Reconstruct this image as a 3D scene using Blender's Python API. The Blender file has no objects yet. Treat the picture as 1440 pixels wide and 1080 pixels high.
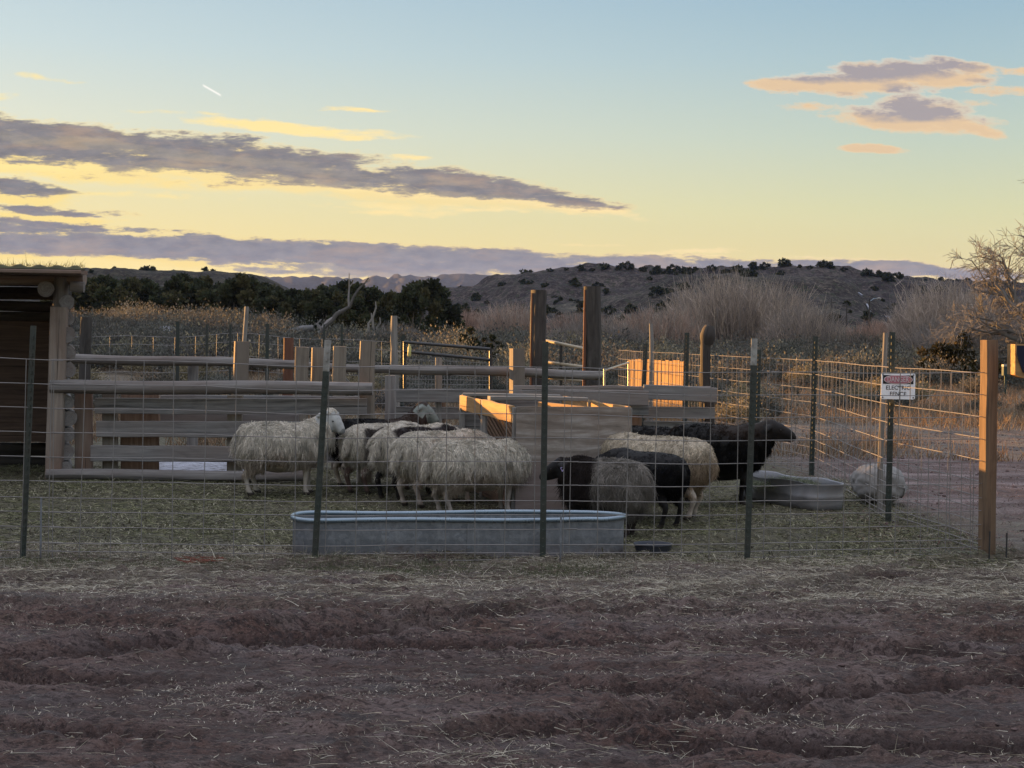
SHADE_BANK_H, SUN_ELD, SUN_E, SKY_K, HAZE, EXPO = 2.35, 5.0, 5.0, .27, 0.00006, 2.0
import bpy, math, random
import numpy as np
from mathutils import Vector, Matrix
R = math.radians
SC = bpy.context.scene
COL = SC.collection
rng = np.random.default_rng(7)
random.seed(7)

# ---------------------------------------------------------------- camera
H, FPX, ROLL = 1.38, 2150.0, R(1.0)
CX, CY = 720.0, 474.5
cam = bpy.data.objects.new('camera', bpy.data.cameras.new('camera'))
COL.objects.link(cam)
cr, sr = math.cos(ROLL), math.sin(ROLL)
cam.matrix_world = Matrix(((cr, -sr, 0, 0), (0, 0, -1, 0), (sr, cr, 0, H), (0, 0, 0, 1)))
cam.data.sensor_width = 36.0
cam.data.lens = FPX * 36.0 / 1440.0
cam.data.shift_y = -(540 - CY) / 1440.0
cam.data.clip_start = 0.05
cam.data.clip_end = 20000
SC.camera = cam

def P(px, py, D):
    du, dv = (px - CX) / FPX, (CY - py) / FPX
    return Vector((D * (du * cr - dv * sr), D, H + D * (du * sr + dv * cr)))
def GD(px, py, z=0.0):
    du, dv = (px - CX) / FPX, (CY - py) / FPX
    return (H - z) / -(du * sr + dv * cr)
def G(px, py):
    return P(px, py, GD(px, py))
def XA(px, D, py=600):
    return P(px, py, D).x

# ---------------------------------------------------------------- noise
def _h(ix, iy, iz):
    n = (ix.astype(np.int64) * 374761393 + iy.astype(np.int64) * 668265263 + iz.astype(np.int64) * 1274126177) & 0xffffffff
    n = ((n ^ (n >> 13)) * 1274126177) & 0xffffffff
    n = (n ^ (n >> 16)) & 0xffffff
    return n / float(0xffffff) * 2 - 1
def vnoise(x, y, z=None):
    x = np.asarray(x, float); y = np.asarray(y, float)
    z = np.zeros_like(x) if z is None else np.asarray(z, float)
    ix, iy, iz = np.floor(x), np.floor(y), np.floor(z)
    fx, fy, fz = x - ix, y - iy, z - iz
    fx, fy, fz = [f * f * (3 - 2 * f) for f in (fx, fy, fz)]
    def c(a, b, d): return _h(ix + a, iy + b, iz + d)
    x00 = c(0,0,0) * (1-fx) + c(1,0,0) * fx; x10 = c(0,1,0) * (1-fx) + c(1,1,0) * fx
    x01 = c(0,0,1) * (1-fx) + c(1,0,1) * fx; x11 = c(0,1,1) * (1-fx) + c(1,1,1) * fx
    return (x00 * (1-fy) + x10 * fy) * (1-fz) + (x01 * (1-fy) + x11 * fy) * fz
def fbm(x, y, z=None, o=4, g=0.5):
    s = 0; a = 1; k = 1; t = 0
    for i in range(o):
        s = s + a * vnoise(np.asarray(x) * k + 17.3 * i, np.asarray(y) * k + 9.1 * i, None if z is None else np.asarray(z) * k)
        t += a; a *= g; k *= 2.03
    return s / t
def sstep(a, b, x):
    t = np.clip((x - a) / (b - a), 0, 1); return t * t * (3 - 2 * t)

# ---------------------------------------------------------------- mesh helpers
def np_mesh(name, V, faces, attrs=None, smooth=False):
    """faces: list of int arrays (n,k)"""
    V = np.asarray(V, np.float32)
    me = bpy.data.meshes.new(name)
    me.vertices.add(len(V)); me.vertices.foreach_set('co', V.ravel())
    faces = [np.asarray(f, np.int32) for f in faces if len(f)]
    tot = sum(f.size for f in faces); nf = sum(len(f) for f in faces)
    me.loops.add(tot); me.loops.foreach_set('vertex_index', np.concatenate([f.ravel() for f in faces]))
    me.polygons.add(nf)
    st = []; o = 0
    for f in faces:
        st.append(o + np.arange(len(f)) * f.shape[1]); o += f.size
    me.polygons.foreach_set('loop_start', np.concatenate(st).astype(np.int32))
    me.update(calc_edges=True)
    if smooth: me.polygons.foreach_set('use_smooth', np.ones(nf, bool))
    for an, (typ, dat) in (attrs or {}).items():
        at = me.attributes.new(an, typ, 'POINT')
        dat = np.asarray(dat, np.float32)
        if typ == 'FLOAT_COLOR':
            if dat.shape[1] == 3: dat = np.hstack([dat, np.ones((len(dat), 1), np.float32)])
            at.data.foreach_set('color', dat.ravel())
        elif typ == 'FLOAT_VECTOR': at.data.foreach_set('vector', dat.ravel())
        else: at.data.foreach_set('value', dat.ravel())
    return me

def props(o, label=None, cat=None, group=None, kind=None):
    if label: o['label'] = label
    if cat: o['category'] = cat
    if group: o['group'] = group
    if kind: o['kind'] = kind
    return o
def empty(name, loc, label, cat, group=None, rz=0):
    o = bpy.data.objects.new(name, None); COL.objects.link(o)
    o.location = loc; o.rotation_euler = (0, 0, rz)
    o.empty_display_size = 0.1
    return props(o, label, cat, group)
def link(name, me, mat, parent=None, loc=(0, 0, 0)):
    o = bpy.data.objects.new(name, me); COL.objects.link(o)
    if mat is not None and not me.materials: me.materials.append(mat)
    o.location = loc
    if parent is not None: o.parent = parent
    return o

class MB:
    """mesh builder in world space; 'gc' = coordinates along the grain"""
    def __init__(s): s.v = []; s.f = []; s.g = []
    def add(s, vs, fs, gs=None):
        o = len(s.v); s.v += [tuple(v) for v in vs]; s.f += [tuple(i + o for i in f) for f in fs]
        s.g += [tuple(g) for g in (gs if gs is not None else vs)]
    def sweep(s, pts, prof, up=None, caps=True, scale=None, off=None):
        """prof: list of 2-D points; swept along pts"""
        pts = [Vector(p) for p in pts]; n = len(prof); vs = []; gs = []
        off = off if off is not None else (random.uniform(0, 50), random.uniform(0, 50), random.uniform(0, 50))
        L = 0; prev = None
        for i, p in enumerate(pts):
            if i: L += (p - pts[i-1]).length
            t = (pts[min(i+1, len(pts)-1)] - pts[max(i-1, 0)]).normalized()
            if prev is None:
                u = Vector(up) if up is not None else (Vector((0, 0, 1)) if abs(t.z) < .8 else Vector((0, -1, 0)))
            else: u = prev
            b = t.cross(u); b = b.normalized() if b.length > 1e-6 else Vector((1, 0, 0))
            u = b.cross(t).normalized(); prev = u
            k = scale[i] if scale is not None else 1
            for (a, c) in prof:
                q = p + b * (a * k) + u * (c * k)
                vs.append(q); gs.append((off[0] + L, off[1] + a, off[2] + c))
        fs = []
        for i in range(len(pts) - 1):
            for j in range(n):
                a = i * n + j; b2 = i * n + (j + 1) % n
                fs.append((a, b2, b2 + n, a + n))
        if caps:
            fs.append(tuple(range(n))[::-1]); fs.append(tuple((len(pts) - 1) * n + j for j in range(n)))
        s.add(vs, fs, gs)
    def tube(s, pts, r, n=8, r1=None, caps=True):
        m = len(pts)
        sc = None
        if r1 is not None: sc = [1 + (r1 / r - 1) * i / (m - 1) for i in range(m)]
        s.sweep(pts, [(r * math.cos(2*math.pi*j/n), r * math.sin(2*math.pi*j/n)) for j in range(n)], caps=caps, scale=sc)
    def beam(s, p0, p1, w, h, up=(0, 0, 1), jit=0.003, seg=0.25, ch=0.006, bow=0.0):
        """board: w = width across, h = along 'up'"""
        p0, p1 = Vector(p0), Vector(p1); L = (p1 - p0).length; n = max(2, int(L / seg))
        a, c = w / 2, h / 2; ch = min(ch, a * .4, c * .4)
        prof = [(-a+ch,-c),(a-ch,-c),(a,-c+ch),(a,c-ch),(a-ch,c),(-a+ch,c),(-a,c-ch),(-a,-c+ch)]
        pts = []; sc = []
        for i in range(n + 1):
            t = i / n
            pts.append(p0.lerp(p1, t) + Vector([random.gauss(0, jit) * (0 if i in (0, n) else 1) for _ in range(3)]) + Vector((0, 0, -bow * 4 * t * (1 - t))))
            sc.append(1 + random.gauss(0, jit * 4))
        s.sweep(pts, prof, up=up, scale=sc)
    def log(s, p0, p1, r0, r1=None, n=12, seg=0.2, rough=0.06, bend=0.012):
        p0, p1 = Vector(p0), Vector(p1); r1 = r1 or r0
        L = (p1 - p0).length; m = max(3, int(L / seg) + 1)
        d = (p1 - p0).normalized(); u = Vector((0, 0, 1)) if abs(d.z) < .8 else Vector((0, -1, 0))
        b = d.cross(u).normalized(); u = b.cross(d).normalized()
        ph = [random.uniform(0, 6.28) for _ in range(6)]; off = (random.uniform(0, 50), random.uniform(0, 50), random.uniform(0, 50))
        vs = []; gs = []
        for i in range(m):
            t = i / (m - 1); l = t * L
            c = p0.lerp(p1, t) + b * (bend * math.sin(l * 2.1 + ph[0])) + u * (bend * .6 * math.sin(l * 2.9 + ph[1]))
            for j in range(n):
                a = 2 * math.pi * j / n
                r = (r0 + (r1 - r0) * t) * (1 + rough * (math.sin(3*a + ph[2] + l*1.3) * .5 + math.sin(5*a + ph[3] - l*2) * .35 + random.gauss(0, .25)))
                vs.append(c + b * (r * math.cos(a)) + u * (r * math.sin(a))); gs.append((off[0] + l, off[1] + r0 * a, off[2] + 0))
        fs = [(i*n+j, i*n+(j+1)%n, (i+1)*n+(j+1)%n, (i+1)*n+j) for i in range(m-1) for j in range(n)]
        # end caps with a centre so the end grain reads
        o = len(vs)
        for k, i in ((0, 0), (1, m-1)):
            vs.append(p0 if k == 0 else p1); gs.append((off[0], off[1], off[2] + .3))
            for j in range(n):
                q = (i*n+j, i*n+(j+1)%n, o + k)
                fs.append(q[::-1] if k == 0 else q)
        s.add(vs, fs, gs)
    def box(s, c, d, R3=None, ch=0.0):
        c = Vector(c); d = [x / 2 for x in d]
        vs = []
        for x in (-1, 1):
            for y in (-1, 1):
                for z in (-1, 1):
                    q = Vector((x*d[0], y*d[1], z*d[2]))
                    if R3 is not None: q = R3 @ q
                    vs.append(c + q)
        s.add(vs, [(0,1,3,2),(4,6,7,5),(0,4,5,1),(2,3,7,6),(0,2,6,4),(1,5,7,3)])
    def build(s, name, mat, parent=None, angle=35, origin=None):
        org = Vector(origin) if origin is not None else (Vector(parent.location) if parent is not None else Vector((0, 0, 0)))
        pp = parent
        while pp is not None and pp.parent is not None:      # nested parents share the root's frame
            pp = pp.parent; org += Vector(pp.location)
        V = np.array(s.v, float) - np.array(org)
        if parent is not None and parent.type == 'EMPTY' and abs(parent.rotation_euler.z) > 1e-6:
            a = -parent.rotation_euler.z; c, q = math.cos(a), math.sin(a)
            V = np.stack([V[:,0]*c - V[:,1]*q, V[:,0]*q + V[:,1]*c, V[:,2]], 1)
        me = bpy.data.meshes.new(name); me.from_pydata(V.tolist(), [], s.f)
        at = me.attributes.new('gc', 'FLOAT_VECTOR', 'POINT'); at.data.foreach_set('vector', np.array(s.g, np.float32).ravel())
        me.polygons.foreach_set('use_smooth', np.ones(len(me.polygons), bool))
        me.set_sharp_from_angle(angle=R(angle))
        o = link(name, me, mat, parent)
        if parent is None: o.location = org
        return o

# ---------------------------------------------------------------- materials
class NT:
    def __init__(s, name):
        s.m = bpy.data.materials.new(name); s.m.use_nodes = True; s.t = s.m.node_tree; s.t.nodes.clear()
        s.out = s.n('ShaderNodeOutputMaterial')
    def n(s, typ, **kw):
        nd = s.t.nodes.new(typ)
        for k, v in kw.items():
            if k == 'inp':
                for a, b in v.items():
                    if hasattr(b, 'is_linked') or isinstance(b, bpy.types.NodeSocket): s.t.links.new(b, nd.inputs[a])
                    else: nd.inputs[a].default_value = b
            else: setattr(nd, k, v)
        return nd
    def l(s, a, b): s.t.links.new(a, b)
    def math(s, op, a, b=0.0, c=None, clamp=False):
        nd = s.n('ShaderNodeMath', operation=op, use_clamp=clamp)
        for i, x in enumerate((a, b, c)):
            if x is None: continue
            if isinstance(x, bpy.types.NodeSocket): s.l(x, nd.inputs[i])
            else: nd.inputs[i].default_value = x
        return nd.outputs[0]
    def mix(s, fac, a, b, mode='MIX'):
        nd = s.n('ShaderNodeMix', data_type='RGBA', blend_type=mode)
        for i, x in ((0, fac), (6, a), (7, b)):
            if isinstance(x, bpy.types.NodeSocket): s.l(x, nd.inputs[i])
            else: nd.inputs[i].default_value = x if not isinstance(x, (tuple, list)) or len(x) == 4 else (*x, 1)
        return nd.outputs[2]
    def noise(s, vec, scale, detail=4, rough=.55, dist=0.0, out=0):
        nd = s.n('ShaderNodeTexNoise'); nd.inputs['Scale'].default_value = scale; nd.inputs['Detail'].default_value = detail
        nd.inputs['Roughness'].default_value = rough; nd.inputs['Distortion'].default_value = dist
        if vec is not None: s.l(vec, nd.inputs['Vector'])
        return nd.outputs[out]
    def ramp(s, fac, stops, interp='LINEAR'):
        nd = s.n('ShaderNodeValToRGB'); nd.color_ramp.interpolation = interp
        e = nd.color_ramp.elements
        while len(e) < len(stops): e.new(.5)
        for el, (p, c) in zip(e, stops):
            el.position = p; el.color = (*c, 1) if len(c) == 3 else c
        s.l(fac, nd.inputs[0]); return nd.outputs[0]
    def mapping(s, vec, scale=(1,1,1), loc=(0,0,0), rot=(0,0,0)):
        nd = s.n('ShaderNodeMapping'); s.l(vec, nd.inputs[0]); nd.inputs['Scale'].default_value = scale
        nd.inputs['Location'].default_value = loc; nd.inputs['Rotation'].default_value = rot; return nd.outputs[0]
    def bump(s, h, strength=.4, dist=.01, nrm=None):
        nd = s.n('ShaderNodeBump'); nd.inputs['Strength'].default_value = strength; nd.inputs['Distance'].default_value = dist
        s.l(h, nd.inputs['Height'])
        if nrm is not None: s.l(nrm, nd.inputs['Normal'])
        return nd.outputs[0]
    def bsdf(s, col, rough=.8, metal=0.0, nrm=None, spec=.3, **kw):
        nd = s.n('ShaderNodeBsdfPrincipled')
        for k, x in (('Base Color', col), ('Roughness', rough), ('Metallic', metal), ('Specular IOR Level', spec)):
            if isinstance(x, bpy.types.NodeSocket): s.l(x, nd.inputs[k])
            else: nd.inputs[k].default_value = x if not isinstance(x, (tuple, list)) or len(x) == 4 else (*x, 1)
        if nrm is not None: s.l(nrm, nd.inputs['Normal'])
        s.l(nd.outputs[0], s.out.inputs[0]); return nd
def srgb(r, g, b):
    return tuple((x/255/12.92 if x/255 <= .04045 else ((x/255+.055)/1.055)**2.4) for x in (r, g, b))

def m_wood(name, c0, c1, c2=None, gs=(1.2, 26, 26), rough=.85, stain=.35, bumpd=.004):
    t = NT(name); at = t.n('ShaderNodeAttribute', attribute_name='gc').outputs['Vector']
    v = t.mapping(at, gs)
    n1 = t.noise(v, 1.6, 6, .62, .6); n2 = t.noise(t.mapping(at, (3.0, 7, 7)), 1.0, 4, .6, 1.5)
    n3 = t.noise(t.mapping(at, (.8, 2.2, 2.2)), 1.0, 3)
    c = t.mix(t.ramp(n1, [(.3, (0,0,0)), (.7, (1,1,1))]), (*c0, 1), (*c1, 1))
    if c2: c = t.mix(t.math('MULTIPLY', t.ramp(n3, [(.42, (0,0,0)), (.66, (1,1,1))]), .8), c, (*c2, 1))
    c = t.mix(t.math('MULTIPLY', t.ramp(n2, [(.5, (0,0,0)), (.75, (1,1,1))]), stain), c, (c0[0]*.45, c0[1]*.42, c0[2]*.42, 1))
    # dark cracks along the grain
    cr_ = t.noise(t.mapping(at, (.7, 40, 40), (3, 3, 3)), 1.0, 3, .5)
    crk = t.ramp(cr_, [(.30, (1,1,1)), (.36, (0,0,0))])
    c = t.mix(t.math('MULTIPLY', crk, .7), c, (c0[0]*.2, c0[1]*.2, c0[2]*.2, 1))
    h = t.math('SUBTRACT', n1, crk)
    t.bsdf(c, rough, 0, t.bump(h, .7, bumpd), .25)
    return t.m
M = {}
M['grey_wood'] = m_wood('grey_wood', (.115,.11,.11), (.27,.258,.255), (.19,.155,.14))
M['log_wood'] = m_wood('log_wood', (.11,.10,.096), (.25,.235,.228), (.14,.11,.098), gs=(.9, 18, 18))
M['tan_post'] = m_wood('tan_post', (.145,.125,.105), (.255,.22,.18), (.13,.105,.09), gs=(1.0, 18, 18), stain=.3)
M['dark_post'] = m_wood('dark_post', (.032,.029,.027), (.080,.071,.066), (.045,.037,.034), gs=(1.5, 14, 14), stain=.5, bumpd=.012)
M['pale_post'] = m_wood('pale_post', (.13,.12,.11), (.27,.25,.235), None, gs=(1.0, 22, 22))
M['shed_wood'] = m_wood('shed_wood', (.16,.13,.11), (.28,.23,.195), (.16,.09,.065), gs=(1.0, 16, 16))
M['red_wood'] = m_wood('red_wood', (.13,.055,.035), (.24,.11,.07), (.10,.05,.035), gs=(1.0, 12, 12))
M['brown_board'] = m_wood('brown_board', (.14,.085,.06), (.25,.17,.125), None, gs=(1.0, 22, 22))
M['shaded_board'] = m_wood('shaded_board', (.05,.032,.024), (.10,.065,.048), None, gs=(1.0, 22, 22))  # brown board darkened: shade inside the shed put into its colour
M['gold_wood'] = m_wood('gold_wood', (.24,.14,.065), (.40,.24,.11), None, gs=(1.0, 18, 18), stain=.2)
M['drift_wood'] = m_wood('drift_wood', (.20,.19,.19), (.40,.385,.375), None, gs=(1.0, 9, 9), bumpd=.02)

def m_plywood():
    t = NT('plywood'); at = t.n('ShaderNodeAttribute', attribute_name='gc').outputs['Vector']
    w = t.n('ShaderNodeTexWave', wave_type='BANDS', bands_direction='Z')
    t.l(t.mapping(at, (.55, 1, 1.9)), w.inputs['Vector']); w.inputs['Scale'].default_value = 1.7; w.inputs['Distortion'].default_value = 9
    w.inputs['Detail'].default_value = 3; w.inputs['Detail Scale'].default_value = .55; w.inputs['Detail Roughness'].default_value = .6
    n = t.noise(t.mapping(at, (1.2, 6, 9)), 2.2, 8, .68, 1.2)
    f = t.math('ADD', t.math('MULTIPLY', w.outputs[1], .16), t.math('MULTIPLY', n, .96))
    c = t.ramp(f, [(.28, (.10,.085,.075)), (.55, (.23,.195,.17)), (.8, (.36,.33,.31))])
    n2 = t.noise(at, 3.2, 5, .6)
    c = t.mix(t.math('MULTIPLY', t.ramp(n2, [(.42, (0,0,0)), (.62, (1,1,1))]), .45), c, (.16,.11,.085, 1))
    sp = t.n('ShaderNodeSeparateXYZ'); t.l(at, sp.inputs[0])
    zz = t.math('ADD', sp.outputs[2], t.math('MULTIPLY', t.noise(at, 5, 4), .25))
    c = t.mix(t.math('MULTIPLY', t.ramp(zz, [(.42, (1,1,1)), (.62, (0,0,0))]), .75), c, (.15,.115,.11, 1))   # mud splashed up the foot of the board
    t.bsdf(c, .85, 0, t.bump(f, .5, .004), .2); return t.m
M['plywood'] = m_plywood()

def m_metal(name, col, rough=.45, metal=.6, var=.35, scale=14, stain=(.12,.11,.10)):
    t = NT(name); ob = t.n('ShaderNodeTexCoord').outputs['Object']
    n = t.noise(ob, scale, 5, .65); n2 = t.noise(ob, scale * .22, 4, .6)
    c = t.mix(t.math('MULTIPLY', t.ramp(n2, [(.4, (0,0,0)), (.65, (1,1,1))]), var), (*col, 1), (*stain, 1))
    c = t.mix(t.math('MULTIPLY', n, var), c, (col[0]*.5, col[1]*.5, col[2]*.5, 1))
    r = t.math('ADD', t.math('MULTIPLY', n, .3), rough - .15)
    t.bsdf(c, r, metal, t.bump(n2, .25, .01), .5); return t.m
M['wire'] = m_metal('wire', (.21,.195,.19), .6, .15, .3)
M['far_wire'] = m_metal('far_wire', (.25,.24,.24), .5, .3, .3)
M['rust_wire'] = m_metal('rust_wire', (.17,.13,.11), .6, .3, .3)
def m_galv():
    t = NT('galvanised_steel'); ob = t.n('ShaderNodeTexCoord').outputs['Object']
    v = t.n('ShaderNodeTexVoronoi', feature='F1'); v.inputs['Scale'].default_value = 38; t.l(ob, v.inputs['Vector'])
    sc = t.n('ShaderNodeSeparateColor'); t.l(v.outputs['Color'], sc.inputs[0])
    n = t.noise(ob, 7, 6, .7); n2 = t.noise(t.mapping(ob, (9, 9, 1.6)), 1.6, 5, .65)
    c = t.mix(sc.outputs[0], (.135,.145,.165, 1), (.205,.215,.24, 1))
    c = t.mix(t.math('MULTIPLY', t.ramp(n, [(.42, (0,0,0)), (.62, (1,1,1))]), .6), c, (.10,.105,.115, 1))
    c = t.mix(t.math('MULTIPLY', t.ramp(n2, [(.54, (0,0,0)), (.68, (1,1,1))]), .5), c, (.25,.255,.27, 1))
    sp = t.n('ShaderNodeSeparateXYZ'); t.l(ob, sp.inputs[0])
    zz = t.math('ADD', sp.outputs[2], t.math('MULTIPLY', t.math('SUBTRACT', n, .5), .22))
    c = t.mix(t.math('MULTIPLY', t.ramp(zz, [(.02, (1,1,1)), (.09, (0,0,0))]), .7), c, (.085,.06,.055, 1))   # dried mud splash
    t.bsdf(c, t.math('ADD', .42, t.math('MULTIPLY', n, .3)), .25, t.bump(n, .5, .02), .4); return t.m
M['galv'] = m_galv()
M['galv_rim'] = m_metal('galvanised_rim', (.22,.28,.34), .3, .6, .2, 30, (.14,.16,.18))
M['old_galv'] = m_metal('dented_steel', (.24,.25,.28), .5, .3, .5, 14, (.2,.17,.15))
M['green_paint'] = m_metal('green_paint', (.022,.032,.028), .55, .0, .4, 30, (.05,.035,.03))
M['white_paint'] = m_metal('white_paint', (.42,.41,.39), .6, .0, .8, 40, (.12,.11,.10))
M['black_paint'] = m_metal('black_paint', (.02,.02,.022), .5, .0, .3, 20, (.05,.04,.035))
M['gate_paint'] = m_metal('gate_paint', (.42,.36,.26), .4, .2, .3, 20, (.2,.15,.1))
M['rubber'] = m_metal('rubber', (.022,.028,.045), .55, .0, .3, 20, (.06,.055,.055))
def m_flat(name, col, rough=.7, **kw):
    t = NT(name); ob = t.n('ShaderNodeTexCoord').outputs['Object']
    n = t.noise(ob, 30, 4, .6)
    c = t.mix(t.math('MULTIPLY', n, .35), (*col, 1), (col[0]*.55, col[1]*.55, col[2]*.55, 1))
    t.bsdf(c, rough, 0, t.bump(n, .2, .002), .3); return t.m
M['sign_white'] = m_flat('sign_white', (.86,.86,.90), .45)
M['sign_black'] = m_flat('sign_black', (.012,.012,.02), .5)
M['sign_red'] = m_flat('sign_red', (.42,.16,.20), .5)
M['sign_pink'] = m_flat('sign_pale', (.60,.52,.54), .5)
M['sign_edge'] = m_flat('sign_rim', (.66,.58,.60), .5)
def m_snow():
    t = NT('snow'); ob = t.n('ShaderNodeTexCoord').outputs['Object']
    n = t.noise(t.mapping(ob, (3, 9, 9)), 2.2, 6, .7)
    c = t.ramp(n, [(.40, (.10,.09,.09)), (.50, (.28,.29,.35)), (.62, (.42,.44,.52))])
    t.bsdf(c, .6, 0, t.bump(n, .8, .03), .3); return t.m
M['snow'] = m_snow()
M['twine'] = m_flat('twine', (.20,.065,.045), .7)
M['paper'] = m_flat('paper', (.7,.68,.66), .7)
M['eye'] = m_flat('eye', (.008,.006,.005), .15)
M['tag'] = m_flat('tag', (.50,.42,.75), .4)
M['bottle'] = m_flat('bottle_plastic', (.50,.46,.18), .4)
M['navy'] = m_flat('navy_board', (.006,.008,.03), .4)
M['teal'] = m_flat('teal_box', (.02,.045,.045), .5)

def m_attr(name, rough=.9, trans=0.0, var=.0, scale=40, bumpd=0, spec=.15):
    t = NT(name); c = t.n('ShaderNodeAttribute', attribute_name='col').outputs['Color']
    ob = t.n('ShaderNodeTexCoord').outputs['Object']
    if var:
        n = t.noise(ob, scale, 4, .6); c = t.mix(t.math('MULTIPLY', n, var), c, (.0,.0,.0,1), 'MIX')
    b = t.bsdf(c, rough, 0, t.bump(t.noise(ob, scale, 4), .6, bumpd) if bumpd else None, spec)
    if trans:
        tr = t.n('ShaderNodeBsdfTranslucent'); t.l(c, tr.inputs[0]); mx = t.n('ShaderNodeMixShader'); mx.inputs[0].default_value = trans
        t.l(b.outputs[0], mx.inputs[1]); t.l(tr.outputs[0], mx.inputs[2]); t.l(mx.outputs[0], t.out.inputs[0])
    return t.m
M['fleece'] = m_attr('fleece', .92, .22)
M['hide'] = m_attr('hide', .75, 0, .25, 60, .004, .25)
M['leaf'] = m_attr('leaf', .8, .2)
M['straw'] = m_attr('straw', .75, .15)
M['bark'] = m_attr('bark', .9, 0, .4, 9, .02)
M['twig'] = m_attr('twig', .85, .0)
M['rock'] = m_attr('rock', .85, 0, .45, 9, .02)
# ================================================================ GROUND
def axis(lo, hi, step, far_lo, far_hi, g=1.14):
    a = list(np.arange(lo, hi + 1e-6, step))
    s = step; x = hi
    while x < far_hi: s *= g; x += s; a.append(x)
    s = step; x = lo; b = []
    while x > far_lo: s *= g; x -= s; b.append(x)
    return np.array(b[::-1] + a)

def base_z(x, y):
    d = np.asarray(y, float)
    z = .0125 * np.clip(d - 26, 0, 130) * sstep(20, 60, d)
    z = z + .80 * np.exp(-((x + 13.5) / 8.5) ** 2 - ((d - 62) / 15.0) ** 2)
    z = z + .25 * fbm(np.asarray(x) / 14, d / 14, o=3) * sstep(24, 50, d)
    return z
TRACKS = [  # (x0,y0,x1,y1,curve,width)
    (-4, 5.78, 4, 6.25, .10, .20), (-4, 6.9, 4, 6.6, -.12, .22), (-4, 5.1, 4, 5.35, .05, .22), (-1.5, 4.2, 3.6, 7.3, .1, .2), (-4,7.2,4.5,7.65,.05,.22), (2.2, 9.0, 14, 17.0, .2, .25), (2.0, 11, 14, 19.0, .2, .25)]
def ground_z(x, y, detail=True):
    z = base_z(x, y)
    if not detail: return z
    near = 1 - sstep(14, 24, y)
    pen = sstep(9.1, 9.9, y)
    mudamp = 1 - .55 * pen
    z = z + near * mudamp * (.026 * fbm(x / 1.3, y / .8, o=3) + .018 * np.abs(fbm(x / .34, y / .13, o=4)) + .016 * fbm(x / .075, y / .05, o=3) + .006 * vnoise(x / .034, y / .028))
    rut = sstep(.1, .5, fbm(x / .9 + 40, y / .35, o=3))
    z = z + near * .034 * rut * (1 - pen) * (.5 + .5*vnoise(x/.09, y/.06))
    for (x0, y0, x1, y1, c, w) in TRACKS:
        dx, dy = x1 - x0, y1 - y0; L = math.hypot(dx, dy); ux, uy = dx / L, dy / L
        s = (x - x0) * ux + (y - y0) * uy; q = -(x - x0) * uy + (y - y0) * ux - c * np.sin(s * .9)
        e = np.exp(-(q / (w * .55)) ** 4)
        lug = np.maximum(0, np.sin((s + np.abs(q) * 1.1) * 2 * math.pi / .085))
        vis = sstep(-.55, .05, fbm(s / 1.1 + 7 * c, q / .5 + y0, o=2)) * near
        z = z + vis * (-.046 * e + .044 * e * lug + .044 * np.exp(-((np.abs(q) - w * .75) / .045) ** 2) * (.5 + .5 * vnoise(s / .06, q / .04)))
    # ragged broken scarps in the churned mud, steep side to the road
    s = y / .46 + .8 * fbm(x / 2.8, y / .9, o=3) + .13 * fbm(x / .13, y / .1, o=3); fr = s - np.floor(s)
    am = sstep(-.05, .35, fbm(x / .8 + 3.3 * np.floor(s), np.floor(s) * 7.7, o=2)) * (1 - pen) * (.35 + .65 * (1 - sstep(7.4, 8.6, y)))
    z = z + near * .022 * am * sstep(0, .07, fr) * (1 - fr) ** 1.4
    s = y / .15 + 1.1 * fbm(x / 2.0 + 9, y / .6, o=3) + .18 * fbm(x / .09, y / .07, o=2); fr = s - np.floor(s)
    am = sstep(.0, .4, fbm(x / .35 + 5.1 * np.floor(s), np.floor(s) * 3.3, o=2)) * (1 - pen)
    z = z + near * .014 * am * sstep(0, .12, fr) * (1 - fr)
    # low step between the litter bank and the road mud
    z = z + near * .045 * sstep(7.05, 7.12, y + .16 * fbm(x / .6, x * 0 + 3, o=4) + .05 * fbm(x / .1, y / .1, o=3)) * (1 - sstep(7.5, 9.0, y))
    z = z + .035 * np.maximum(0, vnoise(x / .5, y / .4)) * sstep(12.5, 14, y) * sstep(2.2, 3.2, x) * (1 - sstep(24, 30, y))
    return z
gx = axis(-3.6, 3.7, .017, -4400, 4400, 1.10)
gy = axis(4.6, 10.0, .017, -60, 4700, 1.035)
GX, GY = np.meshgrid(gx, gy)
GZ = ground_z(GX, GY)
nx, ny = len(gx), len(gy)
idx = np.arange(nx * ny).reshape(ny, nx)
Fq = np.stack([idx[:-1, :-1], idx[:-1, 1:], idx[1:, 1:], idx[1:, :-1]], -1).reshape(-1, 4)
me = np_mesh('ground', np.stack([GX.ravel(), GY.ravel(), GZ.ravel()], 1), [Fq], smooth=True)
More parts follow.
